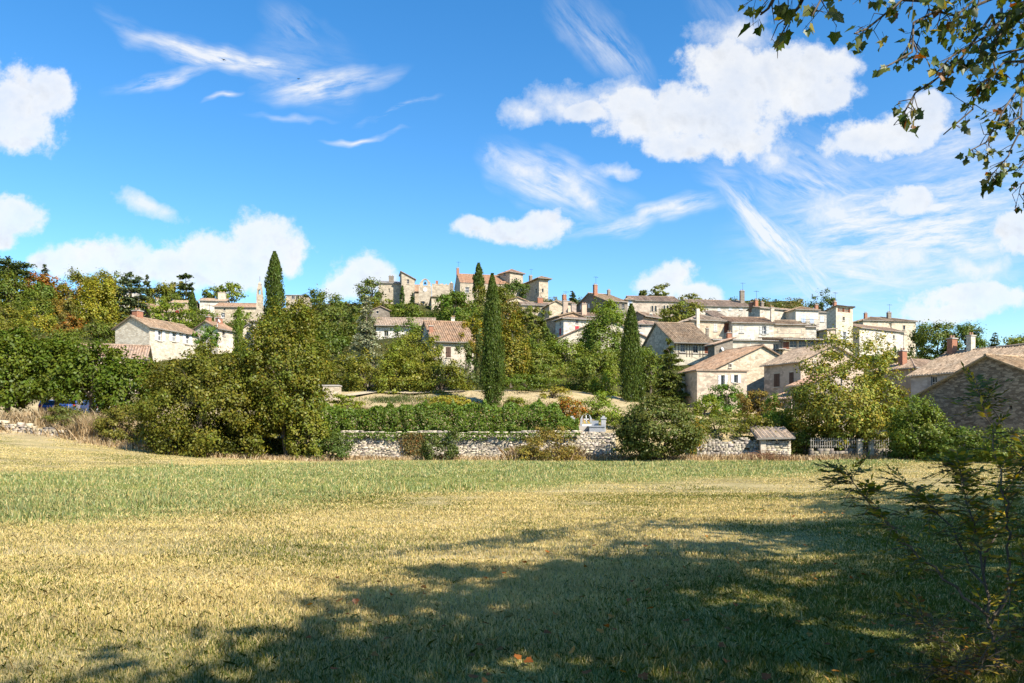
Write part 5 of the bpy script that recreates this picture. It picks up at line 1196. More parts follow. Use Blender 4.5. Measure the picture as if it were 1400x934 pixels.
def car(name, label, x, y, rz, paint, van=False):
    g = gz(x, y); root = empty(name, (x, y, g), rz); tag(root, label, 'van' if van else 'car')
    L, W_ = (4.8, 1.85) if van else (4.0, 1.68)
    if van: side = [(-2.35, .35), (-2.4, .9), (-2.3, 1.85), (-2.1, 1.95), (1.0, 1.95), (1.65, 1.15), (2.3, .95), (2.4, .6), (2.35, .32)]
    else: side = [(-1.98, .35), (-2.0, .75), (-1.9, .92), (-1.35, 1.38), (-.9, 1.46), (.1, 1.44), (.75, .98), (1.75, .82), (1.97, .6), (1.95, .32)]
    def wid(z): return W_ / 2 * (1 if z < .95 else 1 - .16 * (z - .95) / .6) if not van else W_ / 2 * (1 if z < 1.1 else 1 - .06 * (z - 1.1))
    b = MB(); Lf = [(px, -wid(pz), pz) for px, pz in side]; Rf = [(px, wid(pz), pz) for px, pz in side]
    b.face(Lf); b.face(Rf[::-1])
    for i in range(len(side)):
        j = (i + 1) % len(side); b.face([Lf[i], Rf[i], Rf[j], Lf[j]])
    body = b.build('body', paint, root); bv = body.modifiers.new('Bevel', 'BEVEL'); bv.width = .05; bv.segments = 2; bv.limit_method = 'ANGLE'
    zb, zt = (1.15, 1.75) if van else (.98, 1.36)
    for sgn in (-1, 1):
        m = MB(); spans = ((-.1, .95),) if van else ((-1.2, -.3), (-.24, .5))
        for u0, u1 in spans: m.face([(u0, sgn * (wid(zb) + .006), zb), (u1, sgn * (wid(zb) + .006), zb), (u1 - (.3 if u1 > .3 else 0), sgn * (wid(zt) + .006), zt), (u0 + (.25 if u0 < -1 else 0), sgn * (wid(zt) + .006), zt)])
        m.build('side_window', M['glass'], root)
    fr = ((1.02, 1.9), (1.6, 1.2)) if van else ((.12, 1.42), (.7, 1.01)); rr_ = ((-2.32, 1.75), (-2.37, 1.2)) if van else ((-1.4, 1.33), (-1.85, .97))
    for q, o in ((fr, .012), (rr_, -.012)):
        m = MB(); (xa, za), (xb, zb2) = q; m.face([(xa + o, -wid(za) * .86, za + .012), (xa + o, wid(za) * .86, za + .012), (xb + o, wid(zb2) * .88, zb2 + .012), (xb + o, -wid(zb2) * .88, zb2 + .012)]); m.build('windscreen' if o > 0 else 'rear_window', M['glass'], root)
    for xx in (-L * .32, L * .31):
        for sgn in (-1, 1):
            m = MB(); y0 = sgn * (W_ / 2 - .17); y1 = sgn * (W_ / 2 + .02); m.tube([(xx, y0, .31), (xx, y1, .31)], .31, 16); wo = m.build('wheel', M['iron'], root)
            m = MB(); m.tube([(xx, y1, .31), (xx, y1 + sgn * .015, .31)], .19, 12); m.build('rim', M['zinc'], wo)
    for sgn in (-1, 1):
        m = MB(); m.box(1.9 if not van else 2.33, 1.975 if not van else 2.4, sgn * W_ * .36 - .16, sgn * W_ * .36 + .16, .58, .72); m.build('headlight', M['white'], root)
        m = MB(); m.box(-2.02 if not van else -2.42, -1.95 if not van else -2.37, sgn * W_ * .4 - .1, sgn * W_ * .4 + .1, .72, .92); m.build('tail_light', M['red'], root)
def carpaint(n, c):
    m, t, b = new_mat(n); b.inputs['Base Color'].default_value = (*c, 1); b.inputs['Roughness'].default_value = .25; b.inputs['Coat Weight'].default_value = .6; b.inputs['Coat Roughness'].default_value = .08; return m
blue = carpaint('blue_car_paint', (.03, .07, .22)); wh = carpaint('white_car_paint', (.75, .75, .74))
car('parked_car', 'blue car parked under the lindens, left of two', at(70, 0, 74).x, 74, 2.0, blue)
car('parked_car', 'blue car parked under the lindens, nearer the white van', at(96, 0, 75).x, 75, 1.9, carpaint('royal_blue_paint', (.03, .08, .30)))
car('parked_van', 'white van parked under the dark lindens', at(134, 0, 73).x, 73, 2.3, wh, True)
car('parked_car', 'blue car almost hidden at the right end of the linden row', at(160, 0, 74).x, 74, 1.7, carpaint('deep_blue_paint', (.03, .06, .26)))

def brush_pile():
    r = np.random.default_rng(2); c = at(1048, 633, 55.3); m = MB()
    for k in range(260):
        a = r.random() * PI; d = Vector((math.cos(a), math.sin(a) * .5, r.normal() * .3)); p = Vector((r.normal() * .75, r.normal() * .4, abs(r.normal()) * .22 + .05)); L = r.uniform(.3, .8)
        p.z *= max(.2, 1 - abs(p.x) / 2); m.tube([p - d * L, p + Vector((0, 0, .06)), p + d * L], [.012, .016, .008], 4, 0, False)
    o = m.build('brush_pile', plain('reddish_twigs', (.22, .11, .055))); o.location = (c.x, c.y, .02); tag(o, 'reddish pile of cut brushwood in front of the small shed', 'brush pile')
brush_pile()
def bird(px, py, Y, label, span, roll):
    c = at(px, py, Y); root = empty('bird', c, roll); tag(root, label, 'bird')
    m = MB(); m.tube([(0, -.5 * span * .45, 0), (0, -.1 * span, .01), (0, .12 * span, .01), (0, .24 * span, .02), (0, .3 * span, .02)], [.006, .045 * span * 1.6, .05 * span * 1.6, .03 * span * 1.5, .004], 8); m.build('body', M['iron'], root, True)
    for s in (-1, 1):
        m = MB(); P = [(0, .1, 0), (s * .22, .16, .1), (s * .5, .02, .06), (s * .3, .0, .08), (s * .15, -.06, .05), (0, -.08, 0)]
        m.prism([Vector(p) * span for p in P], (0, 0, .012)); m.build('wing', M['iron'], root)
    m = MB(); m.prism([Vector(p) * span for p in ((0, -.18, 0), (.07, -.36, 0), (0, -.3, 0), (-.07, -.36, 0))], (0, 0, .01)); m.build('tail', M['iron'], root)
bird(306, 82, 70, 'dark bird gliding in front of the wispy cloud, the left of two', .5, .9)
bird(408, 108, 75, 'smaller dark bird lower and right of the other bird', .42, -.4)

# ================================================================== plane trees on the right (shade and the overhanging branch)
def palm_outline():
    """five-lobed plane leaf, unit size, stalk at origin, tip along +x"""
    pts = [(0, 0), (-.06, .16), (-.1, .40), (.06, .40), (.16, .46), (.3, .64), (.38, .46), (.46, .34), (.62, .33), (.72, .2), (.8, .16), (1.0, 0)]
    return pts + [(x, -y) for x, y in pts[-2:0:-1]]
PL = palm_outline()
def palmate(P, A, N, s, r):
    """real lobed leaves: fan polygon folded along the midrib"""
    A = unit(A); B = unit(np.cross(N, A)); N2 = np.cross(A, B); n = len(P); k = len(PL)
    fold = r.uniform(.05, .3, n)
    V = np.zeros((n, k, 3))
    for i, (x, y) in enumerate(PL):
        V[:, i] = P + (A * x + B * y) * s[:, None] + N2 * (abs(y) * fold * s - .12 * x * x * s)[:, None]
    h = k // 2
    up = [0] + list(range(1, h + 1)); dn = [0] + list(range(h, k))
    b = np.arange(n)[:, None] * k
    return V.reshape(-1, 3), [b + np.array(up)[None], b + np.array(dn)[None]], k
PLC = np.array([(.07, .11, .018), (.08, .115, .02), (.06, .09, .017), (.12, .14, .022), (.26, .22, .03), (.22, .09, .02)])
def plane_cols(r, n, k):
    i = r.choice(6, n, p=[.25, .22, .16, .22, .1, .05]); return np.repeat(PLC[i] * r.uniform(.75, 1.3, (n, 1)), k, 0)
def plane_tree(x, y, label, seed, rad=4.6, zl=4.6, zh=10.2, nleaf=18000, leaf=.28, skel=None):
    r = np.random.default_rng(seed); root = empty('plane_tree', (x, y, gz(x, y))); tag(root, label, 'plane tree', 'plane trees lining the right side of the field')
    n = nleaf; h = (zh - zl) / 2
    P, A, N, S, ct = crown_round(r, n, leaf, rad, rad, h, lump=.22, low=-.85, K=95, shell=.3, tight=.8); P[:, 2] += (zl + zh) / 2
    if skel is not None:      # keep the photographed gap below the canopy clear
        w = P + np.array([x, y, 0]); px = HX + F * w[:, 0] / np.maximum(w[:, 1], .3); py = HY - F * (w[:, 2] - EYE) / np.maximum(w[:, 1], .3)
        k = ~((w[:, 1] > .5) & (px < 1420) & (py > -40)); P, A, N, S = P[k], A[k], N[k], S[k]; n = len(P)
    V, q = kites(P, A, N, S, .8); c = np.repeat(PLC[r.choice(6, n, p=[.3, .25, .2, .14, .07, .04])] * r.uniform(.75, 1.3, (n, 1)), 4, 0)
    link('crown', np_mesh('crown', V, [q], c), M['planeleaf'], root)
    t = MB(); trunk_mesh(r, t, zh, .38, zh * .8, rad * .8, 11, zlo=.35, bend=.02, n=12); t.build('trunk', M['palebark'], root, True)
    return root
PT = plane_tree
root0 = PT(9.7, -.7, 'plane tree whose leafy twigs hang into the picture at the upper right', 21, skel=True, rad=4.9)
PT(3.9, -6.3, 'plane tree behind the viewer whose shade covers the near grass', 22)
PT(14.1, 5.8, 'second plane tree of the row along the right edge of the field', 23, skel=True, rad=5.2)
PT(19.0, 12.0, 'third plane tree of the row along the right edge of the field', 24, skel=True, rad=5.2)
PT(25.0, 17.2, 'fourth plane tree of the row, shading the field by the barn', 25, skel=True)
PT(12.5, -7.5, 'unseen plane tree added behind the viewer to block sky light', 26)  # unseen second row, added to block sky light over the shaded field
PT(18.0, -1.5, 'unseen plane tree added to the right of the viewer to block sky light', 27)
PT(-1.4, -11.8, 'plane tree farthest behind the viewer at the end of the row', 28)
PT(7.0, -13.0, 'unseen plane tree added far behind the viewer to block sky light', 29)  # likewise added to keep sky light off the shade
def twigs():
    """the twigs seen at the upper right: each a bent branch from the crown with side twigs and lobed leaves"""
    r = np.random.default_rng(31); t = MB(); LP = []; LA = []; LS = []
    # tip px, py, depth ; start px, py, depth
    T = [((1040, 20), 5.6, (1130, -60), 5.0, .5), ((1072, 34), 5.6, (1150, -50), 5.0, .5), ((1110, 22), 7.0, (1430, -20), 8.0, 1), ((1200, 98), 7.6, (1420, -30), 8.5, 1), ((1168, 46), 7.6, (1440, 10), 8.2, 1.1),
         ((1234, 158), 8.2, (1460, 20), 9.2, 1.1), ((1252, 66), 8.0, (1450, -20), 9.0, 1.1), ((1290, 184), 9.0, (1470, 70), 10.0, 1), ((1326, 206), 9.6, (1480, 90), 10.6, 1), ((1350, 246), 10.4, (1490, 130), 11, 1),
         ((1388, 284), 11, (1500, 180), 11.6, 1), ((1310, 20), 7.6, (1460, -60), 8.4, 1.2), ((1280, 100), 8.2, (1470, 0), 9.4, 1.1), ((1340, 120), 9.0, (1480, 20), 10, 1.1), ((1360, 60), 8.4, (1480, -20), 9.2, 1.2), ((1380, 170), 9.6, (1500, 80), 10.6, 1.1), ((1220, 12), 7.0, (1420, -70), 8, 1.1), ((1395, 20), 8, (1490, -40), 9, 1.2), ((1395, 230), 10.2, (1500, 150), 11, 1)]
    for (tp, Yt, sp, Ys, dn) in T:
        a = at(sp[0], sp[1], Ys); b = at(tp[0], tp[1], Yt); L = (b - a).length
        pts = []
        for k in range(9):
            u = k / 8; p = a.lerp(b, u) + Vector((0, 0, .16 * L * math.sin(PI * u) * (1 - u * .5))); p += Vector(r.normal(size=3) * .025 * L * (0 < k < 8)); pts.append(p)
        t.tube(pts, [.022 * (1 - .8 * k / 8) + .003 for k in range(9)], 6)
        nside = int(6 + L * 5.5 * dn)
        for j in range(nside):
            u = .1 + .9 * r.random() ** .65; k = min(int(u * 8), 7); p = pts[k].lerp(pts[k + 1], u * 8 - k); d = (pts[k + 1] - pts[k]).normalized()
            dv = (d * .7 + Vector(r.normal(size=3) * .55) + Vector((0, 0, -.25))).normalized(); l = r.uniform(.15, .5) * (1.1 - .4 * u)
            if u > .93: l *= .4
            e = p + dv * l; mid = p.lerp(e, .5) + Vector(r.normal(size=3) * .04); t.tube([p, mid, e], [.006, .0045, .002], 4)
            for q in range(r.integers(2, 5)):
                s = p.lerp(e, r.uniform(.3, 1.0)); dl = (dv + Vector(r.normal(size=3) * .8) + Vector((0, 0, -.7))).normalized(); st = r.uniform(.03, .07); f = s + dl * st
                t.tube([s, f], [.002, .0015], 3, 0, False); LP.append(f); LA.append(dl); LS.append(r.uniform(.055, .11))
    n = len(LP); P = np.array([tuple(p) for p in LP]); A = np.array([tuple(p) for p in LA]); N = unit(r.normal(size=(n, 3)) + np.array([0, -.35, .8])); S = np.array(LS)
    V, f, k = palmate(P, A, N, S, r); loc = np.array(root0.location)
    link('hanging_leaves', np_mesh('hanging_leaves', V - loc, f, plane_cols(r, n, k)), M['planeleaf'], root0)
    for i in range(len(t.v)): t.v[i] = tuple(np.array(t.v[i]) - loc)
    t.build('hanging_twigs', M['bark'], root0, True); print('twig leaves', n)
twigs()

# ================================================================== saplings at the right edge
def pinnate(r, P, D, L, pairs, ll, out, droop=.35, mb=None):
    """compound leaf: rachis and paired leaflets; appends (pos, axis, normal, size)"""
    D = Vector(D).normalized(); side = D.cross(Vector((0, 0, 1)))
    if side.length < .05: side = Vector((1, 0, 0))
    side.normalize(); up = side.cross(D); pts = []
    for k in range(pairs + 2):
        u = k / (pairs + 1); pts.append(Vector(P) + D * L * u - Vector((0, 0, droop * L * u * u)))
    if mb: mb.tube(pts, [.0028] * (len(pts) - 1) + [.001], 3, 0, False)
    for k in range(1, pairs + 2):
        for s in ((-1, 1) if k <= pairs else (0,)):
            ax = (D * (.55 if s else 1) + side * s * .9 + Vector((0, 0, -.2)) + Vector(r.normal(size=3) * .1)).normalized(); size = ll * r.uniform(.75, 1.15)
            out.append((pts[k] + ax * size * .52, ax, up + Vector(r.normal(size=3) * .25), size))
def sapling(label, base, stems, seed, cols, pcol, ll=.075, npin=3.4, cat='sapling', name='ash_sapling'):
    r = np.random.default_rng(seed); bx = at(base[0], 0, base[1]); g = gz(bx.x, base[1]); root = empty(name, (bx.x, base[1], g)); tag(root, label, cat); loc = Vector((bx.x, base[1], g))
    t = MB(); tw = t; out = []
    for path, r0, leaves in stems:
        pts = [at(px, py, Y) - loc if py is not None else Vector((0, 0, -.2)) for px, py, Y in path]
        fine = []
        for i in range(len(pts) - 1):
            for k in range(4): fine.append(pts[i].lerp(pts[i + 1], k / 4) + Vector(r.normal(size=3) * .01))
        fine.append(pts[-1]); n = len(fine)
        t.tube(fine, [r0 * .7 * (1 - .85 * k / (n - 1)) + .002 for k in range(n)], 7)
        for j in range(int(leaves * npin)):
            u = 1 - r.random() ** 1.3 * .75; k = min(int(u * (n - 1)), n - 2); p = fine[k].lerp(fine[k + 1], u * (n - 1) - k); d = (fine[k + 1] - fine[k]).normalized()
            dv = d * .5 + Vector((r.normal(), r.normal() * .8, r.normal() * .5 + .15)); pinnate(r, p, dv, r.uniform(.16, .3), r.integers(4, 7), ll, out, mb=tw)
        for j in range(3): pinnate(r, fine[-1], (fine[-1] - fine[-2]).normalized() + Vector(r.normal(size=3) * .35), r.uniform(.2, .32), 6, ll * 1.1, out, mb=tw)
    t.build('trunk', M['bark'], root, True); 
    n = len(out); P = np.array([tuple(o[0]) for o in out]); A = np.array([tuple(o[1]) for o in out]); N = np.array([tuple(o[2]) for o in out]); S = np.array([o[3] for o in out])
    V, q = kites(P, A, N, S, .36, .05); c = np.array(cols)[r.choice(len(cols), n, p=pcol)] * r.uniform(.7, 1.3, (n, 1))
    link('foliage', np_mesh('foliage', V, [q], np.repeat(c, 4, 0)), M['planeleaf'], root); print('sapling leaflets', n)
SG = [(.1, .14, .02), (.16, .17, .025), (.55, .4, .04), (.3, .2, .04)]
sapling('dark ash sapling with yellowing feathery leaves at the lower right corner', (1366, 5.6),
        [([(1366, None, 5.6), (1362, 900, 5.6), (1354, 858, 5.65), (1346, 830, 5.7)], .022, 3),
         ([(1350, 842, 5.65), (1290, 790, 5.7), (1232, 735, 5.8), (1192, 690, 5.9), (1160, 650, 6.0)], .013, 16),
         ([(1348, 838, 5.65), (1340, 760, 5.8), (1326, 700, 6.0), (1312, 640, 6.2)], .013, 24),
         ([(1354, 850, 5.65), (1378, 810, 5.6), (1380, 730, 5.7), (1376, 690, 5.7), (1366, 640, 5.8), (1352, 580, 5.9), (1338, 536, 6.0)], .012, 16),
         ([(1340, 800, 5.7), (1300, 720, 6.2), (1270, 690, 6.4), (1240, 664, 6.6)], .008, 14), ([(1366, 840, 5.6), (1400, 780, 5.4), (1440, 700, 5.4)], .01, 16), ([(1345, 780, 5.75), (1372, 690, 6.2), (1405, 620, 6.3)], .009, 18)], 41, SG, [.36, .30, .22, .12], ll=.07)
sapling('low yellow leaved sprout beside the foot of the ash sapling', (1316, 5.45),
        [([(1330, None, 5.45), (1318, 912, 5.45), (1300, 880, 5.45), (1262, 850, 5.5)], .006, 9), ([(1330, None, 5.45), (1345, 900, 5.4), (1370, 870, 5.4), (1410, 850, 5.35)], .006, 9), ([(1330, None, 5.45), (1310, 930, 5.3), (1285, 915, 5.3)], .004, 5)], 43,
        [(.3, .22, .03), (.12, .11, .025), (.2, .1, .03)], [.45, .35, .2], ll=.055, name='sprout', cat='sprout')

# ================================================================== grass, weeds, fallen leaves
def blades(n, rg, hfun, cfun, y0, y1, power=1.0, wpx=1.0, name='grass', k0=-.9, k1=.88):
    r = np.random.default_rng(rg)
    y = y0 + (y1 - y0) * r.random(n) ** power; x = r.uniform(k0, k1, n) * (y + 1.5)
    g = ground(x, y); h = hfun(x, y, r); w = np.maximum(.0022, .00042 * y * wpx) * r.uniform(.7, 1.3, n)
    a = r.random(n) * 2 * PI; lean = r.normal(size=(n, 2)) * (np.minimum(np.where(r.random(n) < .45, 1.4, .5) * h, .045))[:, None]
    bx, by = np.cos(a) * w, np.sin(a) * w
    V = np.stack([np.stack([x - bx, y - by, g - .02], 1), np.stack([x + bx, y + by, g - .02], 1), np.stack([x + lean[:, 0] * .4 + bx * .7, y + lean[:, 1] * .4 + by * .7, g + h * .6], 1), np.stack([x + lean[:, 0], y + lean[:, 1], g + h], 1), np.stack([x + lean[:, 0] * .4 - bx * .7, y + lean[:, 1] * .4 - by * .7, g + h * .6], 1)], 1)
    c = cfun(x, y, r); b = np.arange(n)[:, None] * 5
    return V.reshape(-1, 3), b + np.array([[0, 1, 2, 3, 4]]), np.repeat(c, 5, 0)
STRAW = np.array([(.67, .52, .22), (.72, .58, .275), (.59, .45, .17), (.52, .44, .14)]); GRN = np.array([(.105, .135, .014), (.145, .165, .018), (.085, .11, .012), (.19, .185, .03)]); LUC = np.array([(.22, .29, .09), (.3, .33, .1), (.21, .27, .11), (.44, .41, .17)])
def gcol(x, y, r):
    m = green_mask(x, y); n = fbm(x * .35 + 30, y * .35)
    pg = np.clip(.2 + (n - .5) * 1.5 + .55 * smooth(10.5, 5, y - x), .05, .82); u = r.random(len(x)); s = STRAW[r.integers(0, 4, len(x))]; g = GRN[r.integers(0, 4, len(x))]; l = LUC[r.integers(0, 4, len(x))]  # more green blades under the planes, dark-toned to deepen the tree shade too
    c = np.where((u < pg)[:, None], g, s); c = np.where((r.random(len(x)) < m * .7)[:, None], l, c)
    rows = vnoise(x * .05, y * 1.7 + x * .12); rows = .6 * rows + .4 * (.5 + .5 * np.sin((y + x * .18 + .5 * fbm(x * .1, y * .1)) * 2 * PI / 1.35)); return c * (.78 + .42 * rows)[:, None] * r.uniform(.9, 1.1, (len(x), 1))
def gh(x, y, r):
    m = green_mask(x, y); tuft = (fbm(x * 2.3 + 5, y * 2.3) > .66) * (r.random(len(x)) < .5); return (1 + 1.0 * tuft) * (.01 + .022 * r.random(len(x)) ** 3 + .035 * smooth(13, 5, y) * smooth(-3, 3, x) * r.random(len(x))) * (1 + m * 5.0 * fbm(x * .7, y * .7) ** 2 * 2)
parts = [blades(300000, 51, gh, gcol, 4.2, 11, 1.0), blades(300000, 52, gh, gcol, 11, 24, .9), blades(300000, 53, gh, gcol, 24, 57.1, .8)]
def join(parts):
    V = np.concatenate([p[0] for p in parts]); off = 0; Fs = []
    for p in parts: Fs.append(p[1] + off); off += len(p[0])
    return V, [np.concatenate(Fs)], np.concatenate([p[2] for p in parts])
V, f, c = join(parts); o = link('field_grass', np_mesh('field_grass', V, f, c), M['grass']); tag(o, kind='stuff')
# tall dry weeds along the walls and on the banks
def dry(n, rg, pts, spread, h0, h1, cols):
    r = np.random.default_rng(rg); P = np.array(pts); s = r.random(n) * (len(P) - 1); i = np.minimum(s.astype(int), len(P) - 2); u = (s - i)[:, None]; q = P[i] * (1 - u) + P[i + 1] * u
    x = q[:, 0] + r.normal(size=n) * .3; y = q[:, 1] + r.normal(size=n) * spread; k = fbm(x * .5, y * .5 + 60); h = (h0 + (h1 - h0) * r.random(n) ** 1.5) * (.3 + 1.4 * k); g = ground(x, y)
    w = .03 * r.uniform(.6, 1.4, n); a = r.random(n) * 2 * PI; lean = r.normal(size=(n, 2)) * (.4 * h)[:, None]; bx, by = np.cos(a) * w, np.sin(a) * w
    V = np.stack([np.stack([x - bx, y - by, g - .03], 1), np.stack([x + bx, y + by, g - .03], 1), np.stack([x + lean[:, 0] * .4 + bx * .7, y + lean[:, 1] * .4 + by * .7, g + h * .6], 1), np.stack([x + lean[:, 0], y + lean[:, 1], g + h], 1), np.stack([x + lean[:, 0] * .4 - bx * .7, y + lean[:, 1] * .4 - by * .7, g + h * .6], 1)], 1)
    c = np.array(cols)[r.integers(0, len(cols), n)] * r.uniform(.7, 1.25, (n, 1)); b = np.arange(n)[:, None] * 5
    return V.reshape(-1, 3), b + np.array([[0, 1, 2, 3, 4]]), np.repeat(c, 5, 0)
DRY = [(.52, .38, .2), (.44, .31, .16), (.56, .45, .27), (.34, .23, .11)]
K_ = lambda px, Y: ((px - HX) / F * Y, Y)
parts = [dry(16000, 61, [K_(120, 56.5), K_(200, 55.4), K_(300, 53.6), K_(420, 53.6), K_(480, 55.6), K_(700, 56.2), K_(860, 56), K_(960, 55.8), K_(1100, 55.2), K_(1260, 54)], .6, .08, .45, DRY),
         dry(7000, 62, [K_(-40, 60), K_(40, 61), K_(130, 60), K_(180, 58)], 1.3, .15, .8, DRY), dry(2500, 64, [K_(100, 58), K_(140, 57.5)], .5, .4, 1.5, DRY), dry(2500, 66, [K_(700, 55.6), K_(790, 55.6)], .4, .2, 1.1, DRY),
         dry(22000, 63, [K_(440, 65), K_(560, 69), K_(640, 68), K_(760, 67)], 4.5, .08, .3, [(.42, .33, .18), (.36, .28, .15), (.2, .2, .07)]), dry(3500, 65, [K_(460, 72), K_(520, 74), K_(560, 75), K_(630, 75)], .8, .1, .35, [(.09, .13, .03), (.14, .16, .045)])]
V, f, c = join(parts); o = link('dry_weeds', np_mesh('dry_weeds', V, f, c), M['grass']); tag(o, kind='stuff')
def litter():
    r = np.random.default_rng(71); n = 420; y = 4.6 + 22 * r.random(n) ** 1.7; edge = 9.4 + (y - 9.4) * 0 ; x = r.uniform(-.3, .68, n) * y
    k = (x > (y - 9.4) * .95 - 1.2 + r.normal(size=n) * .8); x, y = x[k], y[k]; n = len(x)
    P = np.stack([x, y, ground(x, y) + .045], 1); A = unit(np.stack([r.normal(size=n), r.normal(size=n), r.normal(size=n) * .2], 1)); N = unit(np.stack([r.normal(size=n) * .35, r.normal(size=n) * .35, np.ones(n)], 1))
    V, f, k = palmate(P, A, N, r.uniform(.04, .075, n), r); cols = np.array([(.42, .13, .015), (.3, .1, .012), (.48, .22, .03), (.24, .12, .02)])
    o = link('fallen_leaves', np_mesh('fallen_leaves', V, f, np.repeat(cols[r.integers(0, 4, n)] * r.uniform(.7, 1.2, (n, 1)), k, 0)), M['planeleaf']); tag(o, kind='stuff')
litter()
def undergrowth():
    """low scrub covering the slope between houses and trees"""
    r = np.random.default_rng(81); K = 2600; Y = 84 + 120 * r.random(K) ** .8; px = r.uniform(-60, 1460, K)
    X = (px - HX) / F * Y; keep = np.ones(K, bool)
    for h in HS:
        c = h['C'] + h['a'] * h['LR'] * .5 + h['b'] * h['LL'] * .5; rr = max(h['LR'], h['LL']) * .6 + 1.5; keep &= np.hypot(X - c.x, Y - c.y) > rr
        keep &= ~((Y < c.y) & (Y > c.y - 14) & (np.abs(px - (HX + F * c.x / c.y)) < h['LR'] / c.y * F * .6))
    X, Y = X[keep], Y[keep]; K = len(X); G = ground(X, Y); R_ = r.uniform(.7, 1.9, K); n = 130000
    i = r.integers(0, K, n); d = rdir(r, n); d[:, 2] = np.abs(d[:, 2]); q = r.random(n) ** .4
    P = np.stack([X[i] + d[:, 0] * R_[i] * 1.4 * q, Y[i] + d[:, 1] * R_[i] * 1.4 * q, G[i] + d[:, 2] * R_[i] * q - .1], 1)
    N = unit(d + np.array([0, 0, .5]) + r.normal(size=(n, 3)) * .5); A = unit(np.cross(N, rdir(r, n)))
    V, f = kites(P, A, N, 2.6 * Y[i] / F * r.uniform(.7, 1.4, n), .7); base = np.array([(.085, .115, .02), (.125, .135, .025), (.07, .1, .017), (.15, .125, .03)])[r.integers(0, 4, K)][i]
    o = link('undergrowth', np_mesh('undergrowth', V, [f], leafcol(r, n, .3) * np.repeat(base, 4, 0)), M['grass']); tag(o, kind='stuff')
undergrowth()
